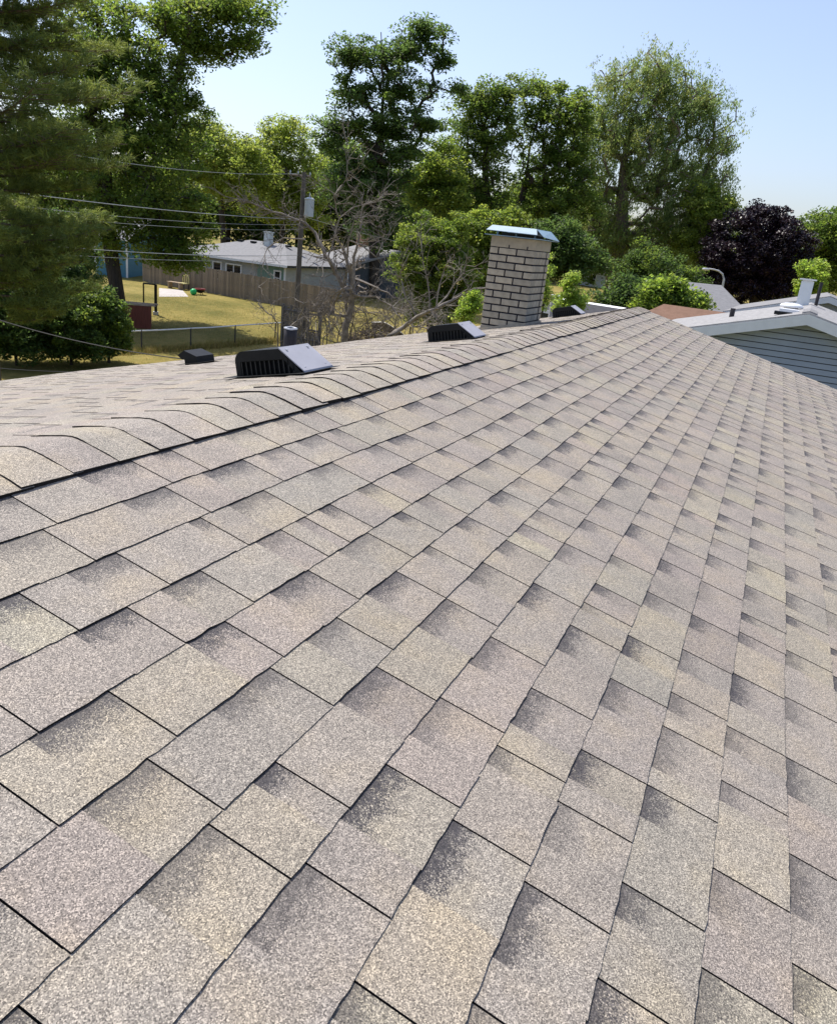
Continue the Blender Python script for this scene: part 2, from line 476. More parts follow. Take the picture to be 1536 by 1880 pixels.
def shingle_rows(F, n0, n1, s_off, xstart, xend):
    out = []
    for n in range(n0, n1):
        st, sb = s_off + (n - 1) * EXP, s_off + n * EXP
        x = xstart - rng.uniform(0, 0.2); raised = rng.random() < 0.5
        tint = pick_tint()
        while x < xend:
            w = rng.choice([rng.uniform(0.115, 0.225), rng.uniform(0.065, 0.115)], p=[0.72, 0.28]) if raised else \
                rng.choice([rng.uniform(0.09, 0.18), rng.uniform(0.045, 0.08)], p=[0.7, 0.3])
            xb = min(x + w, xend + rng.uniform(-0.006, 0.006))
            if xend - xb < 0.04: xb = xend + rng.uniform(-0.006, 0.006)
            if rng.random() < 0.72: tint = pick_tint()
            out.append((F, x, xb, st, sb, raised, tint))
            x = xb; raised = not raised
            if xb >= xend - 0.01: break
    return out

pieces = shingle_rows(RP, 1, 31, 0.1442, X0, X1) + shingle_rows(LP, 1, 28, 0.1442, X0, X1)
def screen_area(p):
    F, xa, xb, st, sb = p[:5]
    if p[0] is LP: return 0.0
    q = np.array([F(xa, st), F(xb, st), F(xb, sb), F(xa, sb)])
    if ((q - CAM) @ FWD).min() < 0.2: return 0.0
    X, Y = project(q)
    cx, cy = X.mean(), Y.mean()
    if X.max() < 0 or X.min() > 1536 or Y.max() < 0 or Y.min() > 1880: return 0.0
    X = np.clip(X, 0, 1536); Y = np.clip(Y, 0, 1880)
    return 0.5 * abs(np.dot(X, np.roll(Y, 1)) - np.dot(Y, np.roll(X, 1)))
areas = [screen_area(p) for p in pieces]
order = np.argsort(areas)[::-1]
big = set(order[:300].tolist())
rest = MB(); rest.col = []; rest.uv = []
for k, p in enumerate(pieces):
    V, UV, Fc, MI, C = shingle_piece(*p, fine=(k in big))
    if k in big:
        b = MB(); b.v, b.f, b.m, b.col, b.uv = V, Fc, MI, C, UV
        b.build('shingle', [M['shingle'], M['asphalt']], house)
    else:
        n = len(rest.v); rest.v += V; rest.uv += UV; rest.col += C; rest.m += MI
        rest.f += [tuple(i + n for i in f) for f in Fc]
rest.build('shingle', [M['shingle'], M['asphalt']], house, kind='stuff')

# ridge caps, overlapping towards the viewer
def cap_point(x, q, h):
    a = AL if q < 0 else alpha_left(x)
    w = 0.03
    zq = -math.tan(a) * (math.sqrt(q * q + w * w) - w * 0.55)
    nx = math.tan(a) * q / math.sqrt(q * q + w * w)
    return (x, q + h * nx * 0.9, ZR + zq + h)
QS = [-0.148, -0.11, -0.075, -0.05, -0.03, -0.012, 0.006, 0.024, 0.045, 0.075, 0.11, 0.148]
xk = 1.1830 + 0.0 - EXP * 19
while xk < X1 - 0.02:
    xe = min(xk + EXP + 0.03, X1 + 0.004)
    b = MB(); b.col = []; b.uv = []
    t = pick_tint() * 1.04
    hb, he = 0.0090 + rng.normal(0, 0.0008), 0.0050
    sk = rng.normal(0, 0.003); j0, j1 = rng.normal(0, 0.0022, 2)
    lift = rng.normal(0, 0.0007, len(QS)) + rng.normal(0, 0.0012) * np.linspace(-1, 1, len(QS)) ** 2
    A, B, Bn, S = [], [], [], []
    for i, q in enumerate(QS):
        qq = q + (j0 if q < 0 else j1) * (abs(q) > 0.12)
        xx = xk + sk * q / 0.15 + rng.normal(0, 0.0008)
        A.append(cap_point(xx, qq, hb + lift[i])); B.append(cap_point(xe, qq, he + lift[i] * 0.3)); Bn.append(cap_point(xx + 0.002, qq, 0.002 if 0 < i < len(QS) - 1 else -0.008))
    b.v = A + B + Bn
    nq = len(QS)
    b.uv = [(q, 0.5) for q in QS] * 3
    for i in range(nq - 1):
        b.f.append((i, i + nq, i + 1 + nq, i + 1)[::-1]); b.m.append(0)
        b.f.append((i, i + 1, i + 1 + 2 * nq, i + 2 * nq)); b.m.append(1)
    for i in (0, nq - 1):
        k = len(b.v); b.v.append(cap_point(xe, QS[i], -0.008)); b.uv.append((0, 0.5))
        b.f.append((i, i + 2 * nq, k, i + nq)); b.m.append(1)
    b.col = [(t[0], t[1], t[2], 0.0)] * len(b.v)
    b.build('ridge_cap', [M['shingle'], M['asphalt']], house, smooth=False)
    xk += EXP

# slant-back vents
def frame_left(x, s):
    o = np.array(LP(x, s)); a = alpha_left(x)
    return o, np.array([1.0, 0, 0]), np.array([0, math.cos(a), -math.sin(a)]), np.array([0, math.sin(a), math.cos(a)])
def roof_vent(x, s, label):
    o, ex, es, en = frame_left(x, s)
    wd, dp, ht = 0.35, 0.235, 0.120       # along the slope, along the ridge, height
    def q(a, b, c): return o + ex * a + es * b + en * c
    # side profile: b along slope (0 = ridge side), c height
    prof = [(0.0, 0.006)] + [(0.112, ht)]
    for k in range(9):
        t = k / 8 * math.pi / 2
        prof.append((wd - 0.045 + 0.045 * math.sin(t), ht - 0.045 + 0.045 * math.cos(t)))
    prof.append((wd, 0.006))
    b = MB()
    # recessed core behind the louvres and rim pieces around the side opening
    core = [(0.02 + (pb - 0.02) * 0.97 if pb > 0.02 else 0.03, pc * 0.96) for pb, pc in prof]
    b.loft([[q(0.012, pb, pc) for pb, pc in core], [q(dp - 0.012, pb, pc) for pb, pc in core]])
    b.loft([[q(0.0, pb, pc) for pb, pc in prof[1:]], [q(dp, pb, pc) for pb, pc in prof[1:]]], caps=False, closed=False)
    # upper closed half of each side and its rim
    for xa, xb_ in ((-0.004, 0.010), (dp - 0.010, dp + 0.004)):
        up = [(pb, pc) for pb, pc in prof if pc > 0.06] + [(wd, 0.074), (0.070, 0.074)]
        b.loft([[q(xa, pb, pc) for pb, pc in up], [q(xb_, pb, pc) for pb, pc in up]])
        b.hexa([q(xa, wd - 0.028, 0.004), q(xb_, wd - 0.028, 0.004), q(xb_, wd, 0.004), q(xa, wd, 0.004),
                q(xa, wd - 0.028, 0.074), q(xb_, wd - 0.028, 0.074), q(xb_, wd, 0.074), q(xa, wd, 0.074)])
        b.hexa([q(xa, 0.0, 0.004), q(xb_, 0.0, 0.004), q(xb_, 0.03, 0.004), q(xa, 0.03, 0.004),
                q(xa, 0.066, 0.074), q(xb_, 0.066, 0.074), q(xb_, 0.094, 0.074), q(xa, 0.094, 0.074)])
    # base flange
    b.hexa([q(-0.05, -0.02, 0.0105), q(dp + 0.05, -0.02, 0.0105), q(dp + 0.05, wd + 0.04, 0.0105), q(-0.05, wd + 0.04, 0.0105),
            q(-0.05, -0.02, 0.0125), q(dp + 0.05, -0.02, 0.0125), q(dp + 0.05, wd + 0.04, 0.0125), q(-0.05, wd + 0.04, 0.0125)])
    v = b.build('roof_vent', M['black'], house)
    v['label'] = label
    b = MB()
    b.hexa([q(-0.006, -0.008, 0.012), q(dp + 0.006, -0.008, 0.012), q(dp + 0.006, 0.112, ht), q(-0.006, 0.112, ht),
            q(-0.006, -0.006, 0.020), q(dp + 0.006, -0.006, 0.020), q(dp + 0.006, 0.112, ht + 0.006), q(-0.006, 0.112, ht + 0.006)])
    b.build('slant_panel', M['greypanel'], v)  # panel in a much paler grey than the black hood
    for aa in (0.03, dp - 0.03):
        for bb, cc_ in ((0.012, 0.033), (0.094, 0.112)):
            b = MB(); c_ = q(aa, bb, cc_); b.box(c_, (0.009, 0.009, 0.006)); b.build('screw', M['palemetal'], v)
    for side in (-0.004, dp - 0.004):
        for k in range(12):
            bb = 0.045 + k * 0.0245
            c1 = min(0.072, 0.004 + bb * 1.02)
            b = MB()
            b.hexa([q(side, bb, 0.004), q(side + 0.012, bb + 0.006, 0.004), q(side + 0.012, bb + 0.010, 0.004), q(side, bb + 0.0035, 0.004),
                    q(side, bb, c1), q(side + 0.012, bb + 0.006, c1), q(side + 0.012, bb + 0.010, c1), q(side, bb + 0.0035, c1)])
            b.build('louvre', M['louvre'], v)
roof_vent(2.98, 0.245, 'nearest black louvred roof vent, in front of the vent pipe')
roof_vent(5.42, 0.345, 'middle black louvred roof vent, left of the brick chimney')
roof_vent(10.05, 0.62, 'farthest black louvred roof vent, right of the brick chimney')

# plumbing pipe
px_, ps_ = 5.2, 1.75
o, ex, es, en = frame_left(px_, ps_)
b = MB()
rings = []
for z, r_ in ((-0.05, 0.047), (0.06, 0.049), (0.13, 0.0495), (0.203, 0.049), (0.203, 0.042), (0.11, 0.042)):
    rings.append([(o[0] + r_ * math.cos(t), o[1] + r_ * math.sin(t), o[2] + z) for t in np.linspace(0, 2 * math.pi, 20, endpoint=False)])
b.loft(rings, caps=False)
b.loft([[(o[0] + r_ * math.cos(t), o[1] + r_ * math.sin(t), o[2] + z) for t in np.linspace(0, 2 * math.pi, 20, endpoint=False)] for z, r_ in ((-0.03, 0.10), (0.02, 0.07), (0.04, 0.051))], caps=False)
pipe = b.build('vent_pipe', M['lead'], house, smooth=True)
b = MB()
b.loft([[(o[0] + r_ * math.cos(t), o[1] + r_ * math.sin(t), o[2] + z + 0.002 * math.sin(3 * t)) for t in np.linspace(0, 2 * math.pi, 20, endpoint=False)] for z, r_ in ((0.197, 0.0505), (0.209, 0.0515), (0.209, 0.043), (0.200, 0.0425))], caps=False)
b.build('pipe_rim', M['palemetal'], pipe, smooth=True)

# low black hooded exhaust
o, ex, es, en = frame_left(4.95, 2.42)
def q(a, b_, c): return o + ex * a + es * b_ + en * c
b = MB()
prof = [(0.0, 0.0), (0.0, 0.060), (0.108, 0.112), (0.178, 0.082), (0.142, 0.046), (0.118, 0.044), (0.118, 0.0)]
b.loft([[q(0, pb, pc) for pb, pc in prof], [q(0.21, pb, pc) for pb, pc in prof]])
ex_v = b.build('exhaust_hood', M['black'], house)
b = MB()
b.hexa([q(-0.05, -0.05, 0.0115), q(0.26, -0.05, 0.0115), q(0.26, 0.16, 0.0115), q(-0.05, 0.16, 0.0115),
        q(-0.05, -0.05, 0.0135), q(0.26, -0.05, 0.0135), q(0.26, 0.16, 0.0135), q(-0.05, 0.16, 0.0135)])
b.build('flange', M['black'], ex_v)

# chimney
cx0, cx1, cy0, cy1 = 7.40, 7.93, 0.545, 0.975
cz0 = LP(7.6, 1.0)[2] - 0.06
crs, mort = 0.0645, 0.0135
NC = 13
cztop = cz0 + NC * crs
b = MB()
b.box(((cx0 + cx1) / 2, (cy0 + cy1) / 2, (cz0 + cztop) / 2), (cx1 - cx0 - 0.012, cy1 - cy0 - 0.012, cztop - cz0))
chim = b.build('chimney', M['mortar'], house)
chim['label'] = 'tan brick chimney with dark mortar and a bent metal cap'
def brick_mesh(name, sx, sy, sz):
    bm_ = MB(); e = 0.0015
    hx, hy, hz = sx / 2, sy / 2, sz / 2
    rings = []
    for z, k in ((-hz, e), (-hz + e, 0), (hz - e, 0), (hz, e)):
        rings.append([(-hx + k, -hy + k, z), (hx - k, -hy + k, z), (hx - k, hy - k, z), (-hx + k, hy - k, z)])
    bm_.loft(rings)
    me = bpy.data.meshes.new(name); me.from_pydata(bm_.v, [], bm_.f); me.materials.append(M['brick'])
    return me
cache = {}
def brick(c, sx, sy, sz):
    key = (round(sx, 4), round(sy, 4), round(sz, 4))
    if key not in cache: cache[key] = brick_mesh('brick', *key)
    o_ = bpy.data.objects.new('brick', cache[key]); COL.objects.link(o_); o_.parent = chim
    o_.location = Vector([float(t) for t in c]) - world_loc(chim)
BL = 0.176
for n in range(NC):
    z = cz0 + (n + 0.5) * crs
    hz = crs - mort
    # faces towards -X and +X run across y, faces towards -Y and +Y run along x
    for fx, sgn in ((cx0, -1), (cx1, 1)):
        y = cy1; first = BL * (1.0 if n % 2 else 0.5)
        while y > cy0 + 0.01:
            yl = max(cy0, y - first)
            if yl - cy0 < 0.03: yl = cy0
            L_ = y - yl - (mort if yl > cy0 else 0)
            brick((fx + sgn * (-0.044 + rng.normal(0, 0.0006)), y - L_ / 2, z), 0.088, round(L_, 3), hz)
            y = yl; first = BL
    for fy, sgn in ((cy0, -1), (cy1, 1)):
        xa = cx0 + 0.089; xb_ = cx1 - 0.089
        ws = [0.105, 0.105, 0.105] if n % 2 else [0.055, 0.105, 0.105, 0.05]
        x = xa + 0.003
        for w in ws:
            we = min(w, xb_ - x)
            if we < 0.02: break
            brick((x + (we - 0.005) / 2, fy + sgn * (-0.044 + rng.normal(0, 0.0006)), z), round(we - 0.005, 3), 0.088, hz)
            x += we
b = MB()
b.box(((cx0 + cx1) / 2, (cy0 + cy1) / 2, cztop + 0.047), (cx1 - cx0, cy1 - cy0, 0.092))
b.build('crown', M['crown'], chim)
for k in range(2):
    b = MB(); b.box((cx0 - 0.001, cy1 - 0.18 - k * BL, cztop + 0.012), (0.006, 0.008, 0.03)); b.build('mortar_joint', M['mortar'], chim)
b = MB()
ccx, ccy = (cx0 + cx1) / 2, (cy0 + cy1) / 2
b.box((ccx, ccy, cztop + 0.100), (cx1 - cx0 + 0.10, cy1 - cy0 + 0.11, 0.006))
for k, (dx, dy) in enumerate(((-.2, .2), (-.2, 0), (-.2, -.2), (.2, .2), (.2, 0), (.2, -.2))):
    b.box((ccx + dx * 1.02, ccy + dy * 0.9, cztop + 0.125), (0.018, 0.014, 0.045))
b.build('cap_stand', M['galv'], chim)
b = MB()
b.box((ccx, ccy, cztop + 0.118), (0.36, 0.30, 0.030))
b.build('spark_screen', M['darksteel'], chim)
# bent lid: middle plate and two sloping wings, thin sheet
zc = cztop + 0.132
x0_, x1_ = cx0 - 0.06, cx1 + 0.06
ya, yb = cy0 - 0.045, cy1 + 0.04
def sheet(P, th=0.004):
    b.hexa([p for p in P] + [(p[0], p[1], p[2] + th) for p in P])
b = MB()
xm0, xm1 = x0_ + 0.07, x1_ - 0.07
ym0, ym1 = ya + 0.06, yb - 0.03
zt = zc + 0.050
sheet([(xm0, ym0, zt), (xm1, ym0, zt), (xm1, ym1, zt), (xm0, ym1, zt)])
sheet([(x0_, ya + 0.03, zc), (xm0, ym0, zt), (xm0, ym1, zt), (x0_, yb, zc + 0.004)])
sheet([(xm1, ym0, zt), (x1_, ya + 0.03, zc), (x1_, yb, zc), (xm1, ym1, zt)])
sheet([(x0_ + 0.05, ya - 0.02, zc - 0.012), (x1_ - 0.02, ya - 0.02, zc - 0.03), (xm1, ym0, zt - 0.002), (xm0, ym0, zt - 0.002)])
b.build('cap_lid', M['galv'], chim)
b = MB()
for P in ([(cx0 - 0.012, cy0 - 0.012), (cx1 + 0.012, cy0 - 0.012)], [(cx0 - 0.012, cy1 + 0.012), (cx0 - 0.012, cy0 - 0.012)]):
    (xa, ya_), (xb_, yb_) = P
    za, zb = ZR - ya_ * math.tan(alpha_left(xa)), ZR - yb_ * math.tan(alpha_left(xb_))
    b.quad((xa, ya_, za - 0.02), (xb_, yb_, zb - 0.02), (xb_, yb_, zb + 0.03), (xa, ya_, za + 0.03))
b.build('flashing', M['brick'], chim)
# ------------------------------------------------------------------ houses
def siding(b, A, B, z0, z1, nrm, step, m=0):
    """overlapping boards on a wall from A to B (plan points), each leaning out at its foot"""
    n = max(1, int(round((z1 - z0) / step))); step = (z1 - z0) / n
    for k in range(n):
        za, zb = z0 + k * step, z0 + (k + 1) * step
        p = [(A[0] + nrm[0] * 0.02, A[1] + nrm[1] * 0.02, za), (B[0] + nrm[0] * 0.02, B[1] + nrm[1] * 0.02, za),
             (B[0] + nrm[0] * 0.004, B[1] + nrm[1] * 0.004, zb), (A[0] + nrm[0] * 0.004, A[1] + nrm[1] * 0.004, zb)]
        b.quad(*p, m=m)
        b.quad((A[0], A[1], za), (B[0], B[1], za), p[1], p[0], m=m)

def gable_house(name, label, A, B, depth, z0, ze, zr, wallmat, roofmat, over=0.45, hip=0.0, windows=(), cat='house', group=None, trim='whitetrim', split=None):
    """A,B: front wall corners in plan (left, right as seen); ridge runs parallel to AB"""
    A = np.array(A[:2], float); B = np.array(B[:2], float)
    t = (B - A) / np.linalg.norm(B - A); n = np.array([-t[1], t[0]])
    mid = (A + B) / 2
    if (mid - CAM[:2]) @ n < 0: n = -n
    t_len = np.linalg.norm(B - A)
    h = thing(name, (mid[0] + n[0] * depth / 2, mid[1] + n[1] * depth / 2, z0), label, cat, group)
    def P(a, d, z): p = A + t * a + n * d; return (p[0], p[1], z)
    b = MB()
    b.loft([[P(0, 0, z0), P(t_len, 0, z0), P(t_len, depth, z0), P(0, depth, z0)], [P(0, 0, ze), P(t_len, 0, ze), P(t_len, depth, ze), P(0, depth, ze)]])
    segs = [(0, t_len, wallmat)] if split is None else [(0, split[0], wallmat), (split[0], t_len, split[1])]
    if not hip:
        for a in (0, t_len): b.poly([P(a, 0, ze), P(a, depth, ze), P(a, depth / 2, zr - 0.05)])
    b.build('wall', M[wallmat], h)
    for a0, a1, wm in segs:
        b = MB(); siding(b, A + t * (a0 + 0.05), A + t * (a1 - 0.05), z0, ze, -n, 0.19); b.build('siding', M[wm], h)
    for side in (0, t_len):
        b = MB(); p = P(side, -0.015, (z0 + ze) / 2); b.box(p, (0.12, 0.06, ze - z0), math.atan2(t[1], t[0])); b.build('corner_board', M[trim], h)
    # roof with thickness
    b = MB(); o_ = over; th = 0.14
    r0, r1 = (-o_ + hip * (depth / 2 + o_), t_len + o_ - hip * (depth / 2 + o_))
    sl_ = (zr - ze) / (depth / 2); zee = ze - sl_ * o_
    F0, F1 = P(-o_, -o_, zee), P(t_len + o_, -o_, zee)
    B0, B1 = P(-o_, depth + o_, zee), P(t_len + o_, depth + o_, zee)
    R0, R1 = P(r0, depth / 2, zr), P(r1, depth / 2, zr)
    def up(p): return (p[0], p[1], p[2] + th)
    b.poly([up(F0), up(F1), up(R1), up(R0)]); b.poly([up(B1), up(B0), up(R0), up(R1)])
    if hip: b.poly([up(F1), up(B1), up(R1)]); b.poly([up(B0), up(F0), up(R0)])
    else: b.poly([F0, R0, up(R0), up(F0)]); b.poly([R1, F1, up(F1), up(R1)]); b.poly([R0, B0, up(B0), up(R0)]); b.poly([B1, R1, up(R1), up(B1)])
    b.poly([F0, F1, B1, B0] if hip else [F0, F1, R1, R0]); 
    if not hip: b.poly([B1, B0, R0, R1])
    b.build('roof', M[roofmat], h)
    for p, r_ in ((F0, F1), (B0, B1)):
        b = MB()
        b.hexa([p, r_, (r_[0] - n[0] * 0.03, r_[1] - n[1] * 0.03, r_[2]), (p[0] - n[0] * 0.03, p[1] - n[1] * 0.03, p[2])] +
               [(k[0], k[1], k[2] + th - 0.005) for k in (p, r_, (r_[0] - n[0] * 0.03, r_[1] - n[1] * 0.03, r_[2]), (p[0] - n[0] * 0.03, p[1] - n[1] * 0.03, p[2]))])
        b.build('gutter', M[trim], h)
    for (a, zc_, w, hh, kind) in windows:
        b = MB(); c = P(a, -0.035, zc_); rz = math.atan2(t[1], t[0]); fr = 0.09
        for dx, dz, sx, sz in ((0, hh / 2, w + fr, fr), (0, -hh / 2, w + fr, fr), (-w / 2, 0, fr, hh - fr), (w / 2, 0, fr, hh - fr)):
            b.box((c[0] + t[0] * dx, c[1] + t[1] * dx, c[2] + dz), (sx, 0.07, sz), rz)
        if kind == 2: b.box(c, (0.07, 0.06, hh - fr), rz)
        if kind >= 1:
            for q_ in (-1, 1):
                if kind == 2: b.box((c[0] + t[0] * q_ * w / 4, c[1] + t[1] * q_ * w / 4, c[2]), (w / 2 - fr, 0.05, 0.04), rz)
            if kind == 1: b.box(c, (w - fr, 0.05, 0.045), rz)
        wf = b.build('window', M['whitetrim'], h)
        b = MB(); b.box((c[0] + n[0] * 0.01, c[1] + n[1] * 0.01, c[2]), (w - 0.02, 0.02, hh - 0.02), rz); b.build('pane', M['glass'], wf)
    return h, P, t_len, n, t

# grey and green ranch house beyond the yard
A = onground(325, 470, 60.5); B = onground(524, 478, 54.8)
gz = ground_z(*((A + B) / 2)[:2])
ze = 3.42; zr_h = 4.45
hl = float(np.linalg.norm((B - A)[:2]))
def along(px, A=A, B=B):
    """distance along the front wall where a photo column meets it"""
    v = ray(px, 480)[:2]; w = (B - A)[:2]
    mtx = np.array([[v[0], -w[0]], [v[1], -w[1]]]); sol = np.linalg.solve(mtx, (A[:2] - CAM[:2])); return sol[1] * hl
wins = [(along(371), 2.62, 0.75, 0.95, 1), (along(399.5), 2.50, 0.70, 1.1, 1), (along(430), 2.48, 1.25, 1.1, 2), (along(511), 2.55, 0.5, 0.9, 1)]
gh, P, tl, n_, t_ = gable_house('ranch_house', 'grey sided ranch house with green right end and pale roof behind the board fence', A, B, 8.4, gz - 0.3, ze, zr_h, 'greysiding', 'roofgrey', over=0.5, hip=0.75, windows=wins, split=(along(472), 'greensiding'))
sl_ = (zr_h - ze) / 4.2
b = MB(); ac = along(435); c = P(ac, 3.4, ze + sl_ * 3.4 + 0.14)
b.box((c[0], c[1], c[2] + 0.35), (0.46, 0.46, 1.0), math.atan2(t_[1], t_[0])); b.box((c[0], c[1], c[2] + 0.88), (0.56, 0.56, 0.07), math.atan2(t_[1], t_[0]))
b.build('flue', M['transformer'], gh)
for pxv in (352, 374, 398, 422, 464, 487, 509):
    b = MB(); c = P(along(pxv) + 0.3, 3.55, ze + sl_ * 3.55 + 0.14)
    b.box((c[0], c[1], c[2] + 0.06), (0.36, 0.30, 0.12), math.atan2(t_[1], t_[0])); b.build('roof_vent', M['black'], gh)

# second house, half hidden behind the dead tree
A2 = onground(572, 482, 66); B2 = onground(640, 485, 61)
gz2 = ground_z(*((A2 + B2) / 2)[:2])
h2, P2, tl2, n2, t2 = gable_house('ranch_house', 'pale roofed grey house with a red brick chimney behind the dead tree', A2, B2, 8.5, gz2 - 0.3, 3.5, 4.75, 'darksiding', 'roofgrey', windows=[(3.6, 2.6, 0.8, 0.8, 1)])
b = MB(); c = P2(0.5, 4.2, 5.1); b.box(c, (0.8, 0.7, 1.1), math.atan2(t2[1], t2[0])); b.box((c[0], c[1], c[2] + 0.58), (0.9, 0.8, 0.08), math.atan2(t2[1], t2[0]))
b.build('chimney', mat_plain('red_brick', (0.36, 0.19, 0.13), 0.9, var=0.2, scale=9), h2)

# teal house behind the pine
A3 = onground(176, 470, 62); B3 = onground(233, 470, 61)
h3, P3, tl3, n3, t3 = gable_house('blue_house', 'blue sided house with white trim seen through the tree branches', A3, B3, 7, ground_z(*A3[:2]) - 0.3, 3.9, 5.1, 'tealsiding', 'roofgrey', windows=[(0.95, 2.75, 0.62, 1.15, 1)])
A4 = onground(120, 470, 70); B4 = onground(172, 470, 69)
gable_house('tan_house', 'tan sided house barely seen left of the blue house', A4, B4, 7, ground_z(*A4[:2]) - 0.3, 3.6, 5.0, 'tansiding', 'roofgrey')

# right: blue-grey gable house next door
def gable_facing(name, label, peak, half, length, zpeak, zeave, z0, wallmat, roofmat, over=0.35, ang=0.0, cat='house', boards=True):
    """gable wall faces the viewer; ridge runs away from it"""
    d = np.array([math.cos(ang), math.sin(ang)]); s_ = np.array([d[1], -d[0]])    # s_ = to the right
    pk = np.array(peak[:2])
    h = thing(name, (pk[0] + d[0] * length / 2, pk[1] + d[1] * length / 2, z0), label, cat)
    def P(a, c, z): p = pk + s_ * a + d * c; return (p[0], p[1], z)
    b = MB()
    prof = [(-half, z0), (half, z0), (half, zeave), (0, zpeak - 0.02), (-half, zeave)]
    b.loft([[P(a, 0, z) for a, z in prof], [P(a, length, z) for a, z in prof]])
    b.build('wall', M['darksiding' if boards else wallmat], h)  # dark backing seen through the board gaps paints the lap shadow lines
    if boards:
        z = z0; st_ = 0.125
        while z < zpeak - 0.1:
            def hw(zz): return half if zz < zeave else half * max(0, (zpeak - 0.04 - zz) / (zpeak - zeave))
            w0, w1 = hw(z), hw(min(z + st_, zpeak - 0.04))
            if w1 > 0.02 and z > zeave - 2.6:
                b = MB()
                zt2 = z + st_ - 0.020; w1 = hw(zt2)
                b.hexa([P(-w0, -0.034, z), P(w0, -0.034, z), P(w0, 0.004, z), P(-w0, 0.004, z), P(-w1, -0.020, zt2), P(w1, -0.020, zt2), P(w1, 0.004, zt2), P(-w1, 0.004, zt2)])
                b.build('siding_board', M[wallmat], h)
            z += st_
    sl2 = (zpeak - zeave) / half; zo = zeave - sl2 * over; th = 0.10
    b = MB()
    for sg in (-1, 1):
        a0, a1 = P(0, -over, zpeak + 0.02), P(0, length + over, zpeak + 0.02)
        e0, e1 = P(sg * (half + over), -over, zo + 0.02), P(sg * (half + over), length + over, zo + 0.02)
        up = lambda p: (p[0], p[1], p[2] + th)
        q_ = [up(a0), up(a1), up(e1), up(e0)]; w_ = [a0, a1, e1, e0]
        b.hexa(w_ + q_)
    b.build('roof', M[roofmat], h)
    b = MB()
    for sg in (-1, 1):
        a0, e0 = P(0, -over - 0.004, zpeak + 0.085), P(sg * (half + over), -over - 0.004, zo + 0.085)
        a1, e1 = P(0, -over - 0.03, zpeak + 0.085), P(sg * (half + over), -over - 0.03, zo + 0.085)
        dn = lambda p: (p[0], p[1], p[2] - 0.21)
        b.hexa([dn(a0), dn(a1), dn(e1), dn(e0), a0, a1, e1, e0])
    b.build('fascia', M['greytrim'], h)
    b = MB()
    for sg in (-1, 1):
        b.quad(P(0, -over, zpeak + 0.014), P(0, -0.02, zpeak + 0.014), P(sg * (half + over), -0.02, zo + 0.014), P(sg * (half + over), -over, zo + 0.014))
    b.build('soffit', M['greytrim'], h)
    return h, P

pk = pw(1484, 582, 19.0)
nb_ang = math.atan2(ray(1497, 509)[1], ray(1497, 509)[0])
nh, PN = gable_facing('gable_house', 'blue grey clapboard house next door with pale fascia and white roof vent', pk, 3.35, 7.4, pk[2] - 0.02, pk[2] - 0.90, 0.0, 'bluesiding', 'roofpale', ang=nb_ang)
zpk = pk[2] - 0.02
def on_roof(a, c): return PN(a, c, zpk + 0.12 - abs(a) * 0.90 / 3.35)
def roofbox(name, mat, a, c, sx, sy, sz, lift=0.0, label=None):
    b = MB(); p = on_roof(a, c); b.box((p[0], p[1], p[2] + sz / 2 + lift), (sx, sy, sz), nb_ang); o_ = b.build(name, M[mat], nh); return o_
ch = roofbox('chimney', 'greytrim', -0.22, 5.6, 0.31, 0.31, 0.74, -0.1)
b = MB(); p = on_roof(-0.22, 5.6); b.box((p[0], p[1], p[2] + 0.685), (0.42, 0.42, 0.035), nb_ang); b.box((p[0], p[1], p[2] + 0.655), (0.26, 0.26, 0.03), nb_ang); b.build('chimney_cap', M['whitetrim'], ch)
# turtle vent: shallow dome on a neck
def dome(a, c, r, name):
    p = on_roof(a, c); b = MB(); ring = []
    for z, k in ((0.0, 0.62), (0.09, 0.62), (0.095, 1.0), (0.125, 1.02), (0.165, 0.9), (0.19, 0.55), (0.2, 0.05)):
        ring.append([(p[0] + r * k * math.cos(t), p[1] + r * k * math.sin(t), p[2] - 0.02 + z) for t in np.linspace(0, 2 * math.pi, 20, endpoint=False)])
    b.loft(ring); b.build(name, M['whitetrim'], nh, smooth=True)
dome(-0.42, 2.7, 0.26, 'dome_vent')
roofbox('box_vent', 'whitetrim', -0.42, 1.3, 0.35, 0.40, 0.09, -0.01)
roofbox('box_vent', 'black', -0.52, 0.7, 0.3, 0.36, 0.07, -0.01)
def roofpipe(a, c, h_, r, mat):
    b = MB(); p = np.array(on_roof(a, c)); b.tube([p - [0, 0, 0.05], p + [0, 0, h_]], r, 10); b.build('vent_pipe', M[mat], nh)
roofpipe(-1.75, 3.2, 0.22, 0.06, 'lead')
roofpipe(0.12, 6.3, 0.62, 0.045, 'lead')
b = MB()
for k in range(6):
    c0, c1 = -0.2 + k * 0.30, -0.2 + k * 0.30 + 0.285
    for sg in (-1, 1):
        b.hexa([PN(0, c0, zpk + 0.115), PN(0, c1, zpk + 0.115), PN(sg * 0.14, c1, zpk + 0.085), PN(sg * 0.14, c0, zpk + 0.085),
                PN(0, c0, zpk + 0.15), PN(0, c1, zpk + 0.15), PN(sg * 0.14, c1, zpk + 0.115), PN(sg * 0.14, c0, zpk + 0.115)])
b.build('ridge_vent', M['roofgrey'], nh)
# black downspout elbow at the neighbour's corner
# far right house behind it
pk5 = pw(1522, 549, 34)
gable_facing('grey_house', 'dark blue grey house with pale fascia at the far right behind the next door roof', pk5, 3.2, 8, pk5[2], pk5[2] - 0.9, 1.0, 'bluesiding', 'roofgrey', ang=nb_ang, boards=False)
